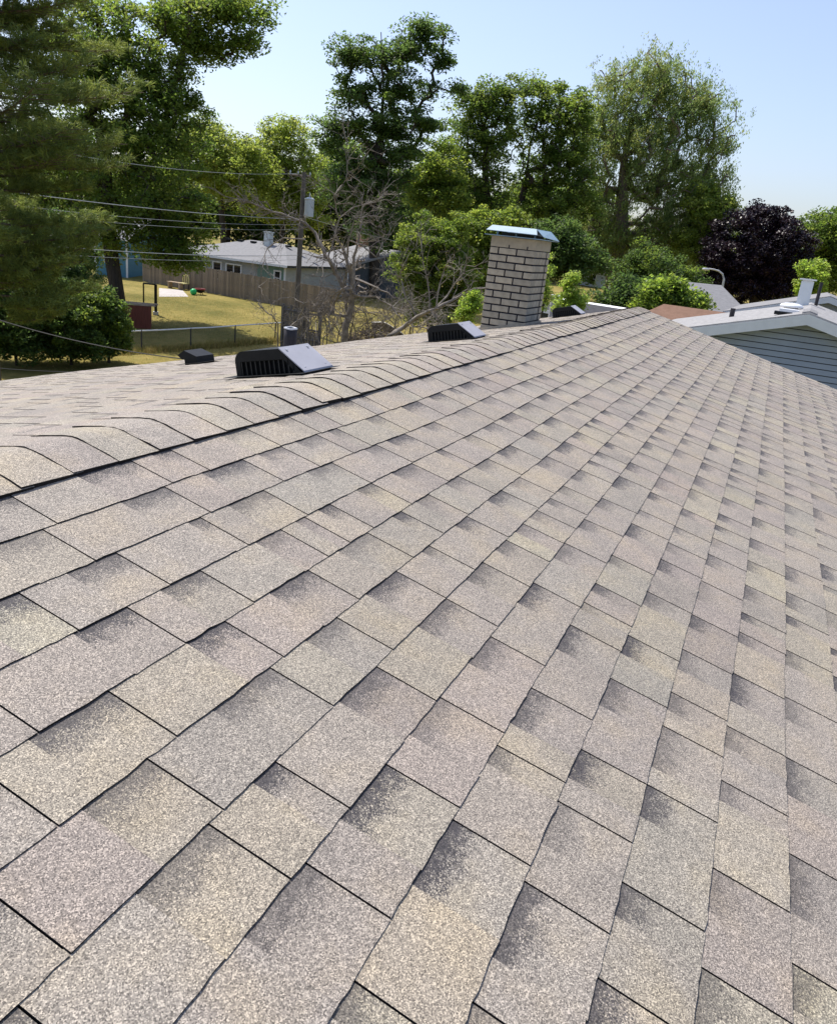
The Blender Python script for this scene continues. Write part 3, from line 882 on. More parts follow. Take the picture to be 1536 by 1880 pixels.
# grey roofed house behind the shrubs
A6 = onground(1300, 560, 47); B6 = onground(1400, 575, 40)
pk6 = pw(1250, 520, 50)
h6, P6 = gable_facing('grey_shed', 'small pale grey gable roof behind the street lamp and leafy shrubs', pk6, 3.2, 2.6, pk6[2], pk6[2] - 1.45, 0.8, 'greysiding', 'roofgrey', ang=-0.84, boards=False, over=0.2)
# brown roof just beyond our ridge
A7 = onground(1150, 590, 28.6); B7 = onground(1325, 600, 27.6)
z7 = pw(1228, 560, 30)[2]
gable_house('brown_house', 'house with a low brown hipped roof just beyond the far end of our ridge', A7, B7, 4.2, 0.2, z7 - 0.85, z7 - 0.14, 'tansiding', 'roofbrown', hip=0.3, over=0.3)
# dark garage behind the farthest vent
A8 = onground(978, 550, 36); B8 = onground(1150, 572, 33.5)
z8 = pw(1080, 556, 37)[2]
g8, P8, tl8, n8, t8 = gable_house('garage', 'low dark garage with a thin white eave line behind the farthest roof vent', A8, B8, 5.0, 0.3, z8 - 0.5, z8 - 0.2, 'darksiding', 'roofdark', over=0.2, cat='garage', hip=0.0)
b = MB(); p0, p1 = P8(-0.2, 2.5, z8 - 0.05), P8(tl8 + 0.2, 2.5, z8 - 0.05); b.tube([p0, p1], 0.07, 4); b.build('edge_trim', M['whitetrim'], g8)
c = pw(1018, 556, 31); b = MB(); 
duct = thing('metal_duct', (c[0], c[1], ground_z(c[0], c[1])), 'pale grey box shaped metal duct standing left of the green sapling', 'duct')
b.box((c[0], c[1], (c[2] + ground_z(c[0], c[1])) / 2 + 0.1), (0.32, 0.3, c[2] - ground_z(c[0], c[1]) + 0.3), YAW); b.build('duct_body', M['greypanel'], duct)
b = MB(); b.box((c[0], c[1], c[2] + 0.27), (0.36, 0.34, 0.04), YAW); b.build('duct_lid', M['whitetrim'], duct)
# house far behind the willow
A9 = onground(1040, 520, 112); B9 = onground(1110, 530, 108)
gable_house('pale_house', 'small pale house in the distance left of the willow trunk', A9, B9, 8, 2.0, 4.2, 5.6, 'greytrim', 'roofgrey', windows=[(1.8, 3.1, 1.2, 1.8, 1), (4.2, 3.1, 1.0, 1.2, 1)])

# ------------------------------------------------------------------ yard things
# tall board fence
FA, FB = gnd(262, 516), gnd(616, 579)
fv = (FB - FA)[:2]; fl = float(np.linalg.norm(fv)); ft = fv / fl
fence = thing('board_fence', (*((FA + FB) / 2)[:2], ground_z(*((FA + FB) / 2)[:2])), 'tall weathered brown board fence in front of the grey house', 'fence')
fn = np.array([-ft[1], ft[0]])
if fn @ (CAM[:2] - FA[:2]) < 0: fn = -fn
bw = 0.145; nb = int(fl / bw)
bm_ = MB(); bm_.box((0, 0, 0.78), (bw - 0.012, 0.022, 1.56)); bme = bpy.data.meshes.new('board'); bme.from_pydata(bm_.v, [], bm_.f); bme.materials.append(M['fencewood'])
for k in range(nb):
    p = FA[:2] + ft * (k + 0.5) * bw + fn * rng.normal(0, 0.004)
    o_ = bpy.data.objects.new('board', bme); COL.objects.link(o_); o_.parent = fence
    o_.location = Vector((p[0], p[1], ground_z(*p) + rng.normal(0, 0.012))) - fence.location
    o_.rotation_euler = (0, rng.normal(0, 0.006), math.atan2(ft[1], ft[0]))
for zz in (0.35, 1.35):
    b = MB(); a, c = FA[:2] - fn * 0.045, FB[:2] - fn * 0.045
    b.tube([(a[0], a[1], ground_z(*a) + zz), (c[0], c[1], ground_z(*c) + zz)], 0.04, 4); b.build('rail', M['fencewood'], fence)
for k in range(0, nb, 17):
    p = FA[:2] + ft * k * bw - fn * 0.09
    b = MB(); b.box((p[0], p[1], ground_z(*p) + 0.78), (0.09, 0.09, 1.6), math.atan2(ft[1], ft[0])); b.build('post', M['fencewood'], fence)

# chain link fence
CA, CB = gnd(172, 652), gnd(560, 622)
cv = (CB - CA)[:2]; cl = float(np.linalg.norm(cv)); ct = cv / cl
clf = thing('chain_link_fence', (*((CA + CB) / 2)[:2], ground_z(*((CA + CB) / 2)[:2])), 'low chain link fence with a pale top rail crossing the dry lawn', 'fence')
HF = 0.88
def cpt(d, z): p = CA[:2] + ct * d; return (p[0], p[1], ground_z(*p) + z)
b = MB(); b.tube([cpt(cl * k / 12, HF + rng.normal(0, 0.006)) for k in range(13)], 0.03, 6); b.build('top_rail', M['whitetrim'], clf)
v350 = ray(350, 632)[:2]; mtx = np.array([[v350[0], -cv[0]], [v350[1], -cv[1]]]); d350 = np.linalg.solve(mtx, CA[:2] - CAM[:2])[1] * cl
for k in range(-4, 4):
    d = d350 + k * 2.45
    if 0 <= d <= cl:
        b = MB(); b.tube([cpt(d, -0.1), cpt(d, HF + 0.03)], 0.032, 8); b.build('post', M['darksteel'], clf)
b = MB()
nw = int(cl / 0.11)
for k in range(-8, nw):
    for sg in (0, 1):
        d0, d1 = k * 0.11, k * 0.11 + HF
        if d0 < 0 or d1 > cl: continue
        a, c = (cpt(d0, 0.03), cpt(d1, HF - 0.02)) if sg else (cpt(d1, 0.03), cpt(d0, HF - 0.02))
        b.tube([a, c], 0.0013, 3, caps=False)
b.build('wire_mesh', M['darksteel'], clf, kind='stuff')

# old grey picket section and low rail by the pipe
OA, OB = pw(519, 585, 38.5), pw(588, 585, 37.5)
ov = (OB - OA)[:2]; ol = float(np.linalg.norm(ov)); ot = ov / ol
of = thing('picket_fence', (*((OA + OB) / 2)[:2], ground_z(*((OA + OB) / 2)[:2])), 'dark rotten wooden fence panel under the dead tree behind the vent pipe', 'fence')
ztop = pw(540, 566, 38)[2]
k = 0; d = 0.0
while d < ol:
    p = OA[:2] + ot * d; g = ground_z(*p); zt_ = ztop - (0.0 if d < ol * 0.72 else 0.95) + rng.normal(0, 0.03)
    b = MB(); b.box((p[0], p[1], (g + zt_) / 2), (0.13, 0.025, zt_ - g), math.atan2(ot[1], ot[0]) + rng.normal(0, 0.05)); b.build('board', M['oldwood'], of)
    d += 0.15
for zz in (0.12, 0.85, 1.3):
    p0, p1 = OA, OB
    b = MB(); b.tube([(p0[0], p0[1], ztop - zz), (p1[0], p1[1], ztop - zz - 0.05)], 0.05, 4); b.build('rail', M['oldwood'], of)
for d in (0.0, ol * 0.55, ol):
    p = OA[:2] + ot * d; b = MB(); b.box((p[0], p[1], ztop - 0.75), (0.12, 0.12, 1.75), math.atan2(ot[1], ot[0])); b.build('post', M['oldwood'], of)

# red-brown hutch with planks on top
c = gnd(252, 603)
z0 = c[2]
hut = thing('garden_shed', c, 'small red brown wooden shed with loose planks on its top', 'shed')
rz = YAW + 0.28
b = MB(); 
ex2 = np.array([-math.sin(rz), math.cos(rz)]); ey2 = np.array([math.cos(rz), math.sin(rz)])
W_, D_, H_ = 1.25, 0.9, 1.08
cc = c[:2] + ey2 * D_ / 2
b.box((cc[0], cc[1], z0 + H_ / 2), (D_ - 0.04, W_ - 0.04, H_ - 0.02), rz); b.build('shed_body', M['redwood'], hut)
for k in range(9):
    p = c[:2] + ex2 * (W_ / 2 - (k + 0.5) * W_ / 9); b = MB(); b.box((p[0], p[1], z0 + H_ / 2), (0.03, W_ / 9 - 0.012, H_), rz); b.build('board', M['redwood'], hut)
for k in range(6):
    p = cc + ey2 * (-0.38 + k * 0.15) + ex2 * rng.normal(0, 0.08); b = MB(); b.box((p[0], p[1], z0 + H_ + 0.03 + 0.03 * (k % 2)), (0.14, 1.6 + rng.normal(0, 0.1), 0.03), rz + rng.normal(0, 0.06)); b.build('plank', M['plank'], hut)

# black upright frame beside it
c = gnd(286, 578)
fr = thing('upright_frame', c, 'tall black upright frame standing at the right end of the red brown shed', 'frame')
top = pw(286, 522, math.hypot(*(c[:2] - CAM[:2])))[2]
for dx, w in ((0, 0.14), (0.62, 0.07)):
    p = c[:2] + ex2 * dx + ey2 * dx * 0.3; b = MB(); b.box((p[0], p[1], (c[2] + top) / 2), (w, w, top - c[2]), rz); b.build('post', M['black'], fr)
p0, p1 = c[:2], c[:2] + ex2 * 0.62 + ey2 * 0.19
b = MB(); b.tube([(p0[0], p0[1], top), (p1[0], p1[1], top)], 0.05, 6); b.build('crossbar', M['black'], fr)
b = MB(); b.box((c[0], c[1], c[2] + 0.09), (0.3, 0.26, 0.16), rz); b.build('foot', M['steel'], fr)

# patio sheet
q4 = [gnd(292, 529), gnd(335, 533), gnd(346, 545), gnd(292, 545)]
b = MB(); b.poly([(p[0], p[1], ground_z(p[0], p[1]) + 0.012) for p in q4]); b.build('patio', M['concrete'], kind='structure')

# bench, chair, ball, grill
c = gnd(322, 530)
bn = thing('garden_bench', c, 'low brown wooden bench left of the yellow chair by the board fence', 'bench')
rzb = math.atan2(ft[1], ft[0])
for dy in (-0.14, 0, 0.14):
    b = MB(); p = c[:2] + fn * dy; b.box((p[0], p[1], c[2] + 0.42), (1.15, 0.12, 0.04), rzb); b.build('slat', M['plank'], bn)
for dx in (-0.45, 0.45):
    b = MB(); p = c[:2] + ft * dx; b.box((p[0], p[1], c[2] + 0.2), (0.08, 0.36, 0.4), rzb); b.build('leg', M['plank'], bn)
c = gnd(337, 532)
chr_ = thing('garden_chair', c, 'yellow garden chair with an arched back by the board fence', 'chair')
b = MB(); b.box((c[0], c[1], c[2] + 0.42), (0.52, 0.5, 0.06), rzb); b.build('seat', M['yellowplastic'], chr_)
bk = c[:2] - fn * 0.22
b = MB(); b.tube([np.array([*(bk + ft * (-0.26 * math.cos(a))), c[2] + 0.45 + 0.52 * math.sin(a) ** 0.6]) for a in np.linspace(0.0, math.pi, 11)], 0.035, 6); b.build('back_frame', M['yellowplastic'], chr_)
for dx in (-0.09, 0.09):
    b = MB(); p = bk + ft * dx; b.box((p[0], p[1], c[2] + 0.68), (0.05, 0.025, 0.46), rzb); b.build('back_slat', M['yellowplastic'], chr_)
for dx in (-0.23, 0.23):
    for dy in (-0.21, 0.21):
        b = MB(); p = c[:2] + ft * dx + fn * dy; b.box((p[0], p[1], c[2] + 0.2), (0.05, 0.05, 0.42), rzb); b.build('leg', M['darksteel'], chr_)
c = gnd(355, 541.5); r_ = 0.205
b = MB(); ring = []
for i in range(1, 14):
    t = math.pi * i / 14; ring.append([(c[0] + r_ * math.sin(t) * math.cos(a), c[1] + r_ * math.sin(t) * math.sin(a), c[2] + r_ - r_ * math.cos(t)) for a in np.linspace(0, 2 * math.pi, 20, endpoint=False)])
b.loft(ring); tag(b.build('play_ball', M['greenball'], origin=c, smooth=True), 'bright green ball lying on the lawn by the board fence', 'ball')
c = gnd(367, 541)
gr = thing('fire_bowl', c, 'small dark bowl with a red rim standing right of the green ball', 'fire bowl')
b = MB(); b.loft([[(c[0] + rr * math.cos(a), c[1] + rr * math.sin(a), c[2] + z) for a in np.linspace(0, 2 * math.pi, 14, endpoint=False)] for z, rr in ((0.12, 0.12), (0.2, 0.25), (0.34, 0.32), (0.34, 0.28), (0.22, 0.2))]); b.build('bowl', M['black'], gr)
b = MB(); b.tube([(c[0] + 0.32 * math.cos(a), c[1] + 0.32 * math.sin(a), c[2] + 0.36) for a in np.linspace(0, 2 * math.pi, 15)], 0.035, 5); b.build('rim', M['redplastic'], gr)
for a in (0.4, 2.5, 4.6):
    b = MB(); b.tube([(c[0] + 0.2 * math.cos(a), c[1] + 0.2 * math.sin(a), c[2] + 0.2), (c[0] + 0.26 * math.cos(a), c[1] + 0.26 * math.sin(a), c[2])], 0.02, 5); b.build('leg', M['black'], gr)

# utility pole
pb = onground(543, 585, 44.0); ptop = pw(558.5, 316, 44.0)
pole = thing('utility_pole', pb, 'grey wooden utility pole with a transformer can behind the dead tree', 'pole')
b = MB(); b.tube([pb - [0, 0, 0.3], pb * 0.5 + ptop * 0.5, ptop], [0.145, 0.13, 0.11], 10); b.build('pole_shaft', M['polewood'], pole)
xdir = np.array([RIGHT[0], RIGHT[1], 0]); xdir /= np.linalg.norm(xdir)
b = MB(); b.tube([ptop - xdir * 0.75 + [0, 0, -0.18], ptop + xdir * 0.35 + [0, 0, -0.16]], 0.055, 4); b.build('crossarm', M['polewood'], pole)
for dx in (-0.7, -0.3, 0.3):
    b = MB(); q_ = ptop + xdir * dx + [0, 0, -0.12]; b.tube([q_, q_ + [0, 0, 0.08], q_ + [0, 0, 0.16]], [0.03, 0.05, 0.025], 6); b.build('insulator', M['transformer'], pole)
c = pw(567.5, 381, 43.75)
b = MB(); b.loft([[(c[0] + rr * math.cos(a), c[1] + rr * math.sin(a), c[2] + z) for a in np.linspace(0, 2 * math.pi, 16, endpoint=False)] for z, rr in ((-0.44, 0.22), (-0.42, 0.24), (0.36, 0.24), (0.40, 0.26), (0.44, 0.24), (0.50, 0.08))]); b.build('transformer', M['transformer'], pole, smooth=False)
b = MB(); q_ = c + [0, 0, 0.5]; b.tube([q_, q_ + [0, 0, 0.22]], [0.05, 0.025], 6); b.build('bushing', M['steel'], pole)

# wires
def wire(pts, r, mat, label, n=24, name='power_line', group='power lines at the utility pole'):
    """pts: (px, py, d) ends; hangs with a little sag"""
    a, c = pw(*pts[0]), pw(*pts[1]); sag = pts[2]
    b = MB(); b.tube([a * (1 - t) + c * t - np.array([0, 0, sag * 4 * t * (1 - t)]) for t in np.linspace(0, 1, n)], r * 0.75, 4)
    tag(b.build(name, M[mat], origin=a), label, 'cable', group)
wire([(100, 278, 30), (545, 318, 44), 0.25], 0.012, 'wire', 'topmost thin power line running left from the pole crossarm through the pine')
wire([(-30, 345, 28), (552, 402, 44), 0.15], 0.020, 'wire', 'thick pale power line crossing in front of the maple above the grey roof')
wire([(-30, 370, 28.5), (551, 412, 44), 0.2], 0.011, 'wire', 'thin power line just below the thick pale one')
wire([(-30, 385, 29), (551, 421, 44), 0.2], 0.010, 'wire', 'thin dark power line second below the thick pale one')
wire([(-30, 440, 29), (549, 468, 44), 0.2], 0.018, 'wire', 'pale cable crossing in front of the blue house and the grey roof')
wire([(-30, 456, 29), (548, 476, 44), 0.2], 0.010, 'wire', 'thin cable just below the pale one in front of the blue house')
wire([(560, 398, 44), (900, 470, 62), 0.3], 0.012, 'wire', 'thin power line running right from the pole behind the round tree')
wire([(-40, 575, 15), (392, 664, 13.2), 0.12], 0.012, 'blackwire', 'black service cable hanging low in front of the bushes and chain link fence', name='service_cable')
wire([(-40, 672, 17), (260, 682, 14), 0.05], 0.008, 'blackwire', 'thin black cable low over the shaded lawn at the lower left', name='service_cable')

# street lamp
lb = onground(1320, 575, 62)
lamp = thing('street_lamp', lb, 'slim grey street lamp with a curved arm in front of the dark purple tree', 'street lamp')
pts = [lb, pw(1322.5, 545, 62), pw(1328.5, 512, 62), pw(1326, 503, 62), pw(1319, 497, 62), pw(1308, 494, 62), pw(1300, 493, 62)]
b = MB(); b.tube(pts, [0.09, 0.085, 0.07, 0.065, 0.06, 0.055, 0.05], 8); b.build('lamp_post', M['steel'], lamp)
c = pw(1297, 494, 62); b = MB(); b.loft([[c + xdir * t + np.array([0, 0, rr * math.sin(a)]) + np.array([xdir[1], -xdir[0], 0]) * rr * 1.4 * math.cos(a) for a in np.linspace(0, 2 * math.pi, 8, endpoint=False)] for t, rr in ((-0.32, 0.04), (-0.2, 0.09), (0.05, 0.09), (0.2, 0.05))]); b.build('lamp_head', M['palemetal'], lamp)

# brush pile with a pale tarp
bc = onground(695, 600, 39); bcz = bc[2]
bp_ = thing('brush_pile', bc, 'brown heap of cut branches partly covered by a pale tarp under the dead tree', 'brush pile')
sx_, sz_ = 1.9, 1.45
b = MB()
ydir = np.array([xdir[1], -xdir[0], 0])
for k in range(1500):
    th = rng.uniform(0, math.pi * 2); rr = math.sqrt(rng.random()) * sx_
    zz = rng.uniform(0.0, 1) * sz_ * max(0.05, 1 - (rr / sx_) ** 2)
    c0 = bc + xdir * rr * math.cos(th) * 1.15 + ydir * rr * math.sin(th) + [0, 0, zz]
    dv = rng.normal(0, 1, 3); dv[2] *= 0.35; dv /= np.linalg.norm(dv); ln = rng.uniform(0.25, 0.8)
    b.tube([c0 - dv * ln / 2, c0 + rng.normal(0, 0.04, 3), c0 + dv * ln / 2], [0.022, 0.018, 0.008], 3, caps=False)
b.build('brushwood', M['brush'], bp_, kind='stuff')
b = MB(); g_ = []
for i in range(19):
    row = []
    for j in range(9):
        u = -0.25 + 1.1 * i / 18; v = -0.1 + 0.9 * j / 8
        z = 1.62 * max(0.05, 1 - u * u * 0.45 - (v ** 2) * 0.5) + 0.05 * mnoise.noise((u * 3, v * 3, 0))
        row.append(tuple(bc + xdir * u * 1.5 - ydir * v * 1.4 + [0, 0, z]))
    g_.append(row)
n0 = 0
for r2 in g_: b.v += r2
for i in range(18):
    for j in range(8): b.f.append((i * 9 + j, (i + 1) * 9 + j, (i + 1) * 9 + j + 1, i * 9 + j + 1)); b.m.append(0)
b.build('tarp_cover', M['tarp'], bp_, smooth=True)

# ------------------------------------------------------------------ trees
def leaf_mesh(name, mat, parent, C, D, Lr, Wr, tint, rngl, flat=0.5, dirs=None):
    """C: leaf centres (n,3); rhombic leaves with random attitude; tint (n,3)"""
    n = len(C)
    nrm = rngl.normal(0, 1, (n, 3)); nrm[:, 2] = np.abs(nrm[:, 2]) + flat
    nrm /= np.linalg.norm(nrm, axis=1)[:, None]
    if dirs is None: dirs = rngl.normal(0, 1, (n, 3))
    u = dirs - nrm * (dirs * nrm).sum(1)[:, None]; u /= (np.linalg.norm(u, axis=1)[:, None] + 1e-9)
    v = np.cross(nrm, u)
    l = Lr * rngl.uniform(0.7, 1.3, (n, 1)); w = Wr * rngl.uniform(0.7, 1.3, (n, 1))
    V = np.empty((n, 4, 3)); V[:, 0] = C - u * l / 2; V[:, 1] = C + v * w / 2 + u * l * 0.05 - nrm * w * 0.12; V[:, 2] = C + u * l / 2 - nrm * l * 0.08; V[:, 3] = C - v * w / 2 + u * l * 0.05 - nrm * w * 0.12
    off = np.array(world_loc(parent))
    V = (V - off).reshape(-1, 3).astype(np.float32)
    me = bpy.data.meshes.new(name)
    me.vertices.add(n * 4); me.vertices.foreach_set('co', V.ravel())
    me.loops.add(n * 4); me.loops.foreach_set('vertex_index', np.arange(n * 4, dtype=np.int32))
    me.polygons.add(n); me.polygons.foreach_set('loop_start', np.arange(0, n * 4, 4, dtype=np.int32))
    try: me.polygons.foreach_set('loop_total', np.full(n, 4, np.int32))
    except Exception: pass
    me.update(calc_edges=True)
    ca_ = me.color_attributes.new('tint', 'FLOAT_COLOR', 'POINT')
    cc_ = np.ones((n, 4, 4), np.float32); cc_[:, :, :3] = tint[:, None, :]
    ca_.data.foreach_set('color', cc_.ravel())
    me.materials.append(mat)
    o = bpy.data.objects.new(name, me); COL.objects.link(o); o.parent = parent
    return o

def skeleton(base, trunk, tips, r0, rngl, rise=0.5, bend=0.12):
    """join every tip to the growing frame; returns tubes as (p0, p1, r0, r1)"""
    pos = [np.array(p) for p in trunk]; par = [-1] + list(range(len(trunk) - 1))
    ntr = len(trunk)
    tips = sorted(tips, key=lambda t: np.linalg.norm(t - pos[min(ntr - 1, ntr // 2)]))
    for t in tips:
        Pn = np.array(pos)
        dv = t - Pn; ds = np.linalg.norm(dv, axis=1)
        cost = ds + rise * np.maximum(0, Pn[:, 2] - t[2] + 0.35 * ds)
        j = int(np.argmin(cost))
        m1 = pos[j] * 0.5 + t * 0.5 + rngl.normal(0, bend, 3) * ds[j] + np.array([0, 0, 0.10 * ds[j]])
        pos.append(m1); par.append(j); pos.append(np.array(t)); par.append(len(pos) - 2)
    n = len(pos); cnt = np.zeros(n)
    ch_ = np.zeros(n, int)
    for i in range(n):
        if par[i] >= 0: ch_[par[i]] += 1
    for i in range(n - 1, -1, -1):
        if ch_[i] == 0: cnt[i] += 1
        if par[i] >= 0: cnt[par[i]] += cnt[i]
    # order safe: parents always earlier than children
    rr = r0 * (cnt / cnt[0]) ** 0.47
    return pos, par, rr

def wood(name, mat, parent, pos, par, rr, rmin=0.012, taper_last=0.35, sides=5):
    b = MB()
    for i in range(1, len(pos)):
        p = par[i]
        ra = min(rr[p], rr[i] * 1.5); rb = rr[i]
        b.tube([pos[p], pos[i]], [max(rmin, ra), max(rmin * 0.7, rb)], sides if rb > 0.05 else 4, caps=False)
    return b.build(name, mat, parent, smooth=True)

def tree(name, label, base, d, r0, blobs, ncl, nleaf, leaf, cols, seed, cat='tree', group=None, mat='leaf', bark='bark', spread=0.55, flatten=0.6, droop=0.0, shell=0.45, trunk_top=None, lean=0.0, forks=1, depthk=1.0, wid=0.5, hollow=0.0, rise=0.5):
    """blobs: (px, py, rx, ry[, weight]) of the crown lobes at distance d"""
    rl = np.random.default_rng(seed)
    ncl = int(ncl * 1.4); nleaf = int(nleaf * 1.0)
    blobs = [(bl[0], bl[1], bl[2] * 1.06, bl[3] * 1.06, *bl[4:]) for bl in blobs]
    bpos = onground(base[0], base[1], d)
    th = thing(name, bpos, label, cat, group)
    k = 1.0 / ppm(d) / (FWD @ (ray(768, 500) / np.linalg.norm(ray(768, 500)))) 
    k = d / FPX * 1.02
    wts = np.array([(bl[4] if len(bl) > 4 else 1.0) * bl[2] * bl[3] for bl in blobs]); wts /= wts.sum()
    away = np.array([FWD[0], FWD[1], 0]); away /= np.linalg.norm(away)
    tips = []
    ids = rl.choice(len(blobs), ncl, p=wts)
    for i in ids:
        bl = blobs[i]; c = pw(bl[0], bl[1], d)
        v = rl.normal(0, 1, 3); v /= np.linalg.norm(v); v *= rl.random() ** shell
        p = c + RIGHT * v[0] * bl[2] * k + UP * v[1] * bl[3] * k + away * v[2] * (bl[2] + bl[3]) / 2 * k * depthk
        if p[2] < bpos[2] + 0.15: p[2] = bpos[2] + 0.15 + rl.random() * 0.3
        tips.append(p)
    tips = np.array(tips)
    top = pw(trunk_top[0], trunk_top[1], d) if trunk_top else tips[np.argsort(tips[:, 2])[int(ncl * 0.8)]] * [0, 0, 1] + [bpos[0], bpos[1], 0]
    trunk = [bpos + (top - bpos) * t + np.array([rl.normal(0, 0.01), rl.normal(0, 0.01), 0]) * np.linalg.norm(top - bpos) * (t > 0) for t in np.linspace(0, 1, 6)]
    trunk[0] = bpos - np.array([0, 0, 0.2])
    pos, par, rr = skeleton(bpos, trunk, tips, r0, rl, rise=rise)
    wood('trunk', M[bark], th, pos, par, rr, rmin=0.010 * max(1, d / 40))
    # leaves in sprays round the tips and along the last twig
    n = ncl * nleaf
    which = np.repeat(np.arange(ncl), nleaf)
    sc = spread * rl.uniform(0.6, 1.35, (ncl, 1))
    off = rl.normal(0, 1, (n, 3)); nn_ = np.linalg.norm(off, axis=1)[:, None]
    off *= np.minimum(1, 1.75 / nn_)
    off = off * np.array([1, 1, flatten]) * sc[which] * 0.43
    if droop:
        ns_ = 9; st_ = rl.normal(0, 1, (ncl, ns_, 3)) * sc[:, None] * 0.55
        ln_ = rl.uniform(0.5, 1.6, (ncl, ns_)) * droop
        k_ = rl.integers(0, ns_, n)
        off = st_[which, k_] + rl.normal(0, 0.16, (n, 3)); off[:, 2] -= rl.random(n) * ln_[which, k_]
    C = tips[which] + off
    C[:, 2] = np.maximum(C[:, 2], bpos[2] + 0.05)
    cols = np.array(cols)
    cb = cols[rl.integers(0, len(cols), ncl)]
    tint = cb[which] * 1.12 * rl.uniform(0.72, 1.3, (n, 1)) * rl.uniform(0.92, 1.08, (n, 3))
    dirs = None
    if droop: dirs = rl.normal(0, 0.35, (n, 3)) + np.array([0, 0, -1.0])
    leaf_mesh('crown', M[mat], th, C, None, leaf, leaf * wid, tint, rl, flat=0.5 if not droop else 0.0, dirs=dirs)
    return th

G1 = [(0.105, 0.155, 0.030), (0.085, 0.135, 0.028), (0.125, 0.17, 0.036), (0.07, 0.115, 0.025)]
GY = [(0.17, 0.22, 0.042), (0.145, 0.195, 0.038), (0.19, 0.235, 0.055)]
GD = [(0.062, 0.105, 0.030), (0.072, 0.118, 0.032), (0.05, 0.088, 0.026)]
GW = [(0.145, 0.20, 0.07), (0.12, 0.175, 0.06), (0.165, 0.215, 0.065), (0.175, 0.205, 0.065)]
GP = [(0.012, 0.007, 0.012), (0.018, 0.010, 0.016), (0.026, 0.014, 0.020)]
GB = [(0.18, 0.26, 0.045), (0.15, 0.225, 0.04), (0.21, 0.28, 0.065)]

tree('maple_tree', 'big leafy maple with spreading limbs behind the pine', (222, 545), 44, 0.36,
     [(250, 330, 100, 95), (300, 250, 80, 70), (200, 190, 100, 100), (150, 90, 80, 90), (330, 380, 60, 55), (330, 450, 44, 42, 1.4), (352, 475, 22, 26), (300, 478, 36, 36), (270, 435, 65, 50), (250, 90, 80, 70), (300, 170, 50, 60), (355, 190, 25, 25),
      (320, 20, 90, 30, 1.8), (420, 25, 60, 35, 2.2), (445, 75, 28, 28, 2.2), (390, 90, 28, 22, 1.6), (345, 70, 40, 30, 1.6), (475, 2, 30, 10), (200, 420, 60, 50), (120, 300, 60, 60)],
     640, 85, 0.20, G1, 11, spread=0.85, trunk_top=(150, -40), rise=0.12)
tree('broadleaf_tree', 'yellow green tree left of the tall open tree, above the pale roof', (410, 450), 84, 0.3,
     [(400, 290, 60, 50), (370, 250, 40, 30), (440, 330, 60, 55), (320, 300, 40, 50), (455, 280, 25, 25)], 300, 70, 0.30, GY, 12, spread=1.2, trunk_top=(400, 260))
tree('broadleaf_tree', 'small pale green tree peeping out left of the tall open tree', (520, 450), 88, 0.25,
     [(520, 245, 40, 32), (500, 290, 45, 40), (550, 320, 50, 50), (500, 360, 60, 40), (565, 385, 40, 40)], 260, 70, 0.30, GY, 13, spread=1.15, trunk_top=(520, 240))
tree('locust_tree', 'tall open locust tree with layered sparse foliage at the centre', (688, 520), 62, 0.42,
     [(700, 105, 60, 35), (780, 55, 40, 28), (755, 90, 50, 30), (640, 100, 35, 30), (650, 170, 55, 30), (740, 170, 70, 38), (815, 110, 25, 20), (620, 235, 50, 26), (700, 240, 80, 45), (780, 230, 50, 30),
      (600, 260, 28, 20), (690, 330, 85, 50), (640, 330, 45, 45), (730, 290, 60, 45), (700, 410, 60, 50), (845, 165, 18, 14)],
     430, 85, 0.24, GD + G1[1:2], 14, spread=0.95, flatten=0.5, trunk_top=(700, 60), shell=0.8)
tree('broadleaf_tree', 'bushy yellow green tree tucked against the right side of the tall open tree', (800, 520), 66, 0.22,
     [(810, 300, 40, 42), (800, 360, 55, 45), (770, 330, 40, 45), (830, 350, 25, 35)], 220, 75, 0.24, GY[:2] + G1[:2], 15, spread=0.9, trunk_top=(800, 290))
tree('ash_tree', 'green tree with forked dark limbs left of the gap of sky', (915, 500), 73, 0.34,
     [(880, 180, 36, 34), (912, 185, 34, 36), (855, 235, 40, 45), (905, 260, 45, 45), (840, 300, 40, 45), (935, 165, 22, 25), (880, 340, 55, 45), (850, 385, 50, 35), (915, 390, 40, 30)], 250, 82, 0.27, G1, 16, spread=0.95, trunk_top=(885, 200), shell=0.6)
tree('ash_tree', 'green tree with a leaning dark trunk right of the gap of sky', (930, 500), 75, 0.34,
     [(988, 160, 38, 30), (972, 215, 44, 42), (1028, 205, 40, 55), (1012, 285, 50, 50), (1060, 280, 42, 65), (1045, 370, 55, 55), (985, 345, 42, 45), (1065, 200, 28, 40), (1000, 400, 50, 40)], 300, 82, 0.27, G1, 17, spread=0.95, trunk_top=(990, 190), shell=0.6)
tree('willow_tree', 'tallest rounded tree with fine grey green leaves and pale trunk right of the chimney', (1122, 545), 82, 0.75,
     [(1195, 128, 55, 34), (1130, 162, 45, 34), (1220, 180, 65, 46), (1290, 185, 42, 36), (1303, 255, 44, 46), (1118, 235, 60, 58), (1200, 255, 78, 55), (1078, 230, 32, 30), (1100, 320, 62, 50),
      (1200, 335, 90, 55), (1290, 320, 50, 45), (1265, 400, 65, 48), (1085, 420, 60, 55), (1048, 465, 40, 45), (1180, 430, 75, 48), (1230, 128, 30, 26), (1300, 420, 40, 40), (1230, 480, 60, 35)],
     640, 150, 0.25, GW, 18, spread=0.95, droop=0.40, wid=0.34, bark='palebark', trunk_top=(1160, 220), shell=0.5)
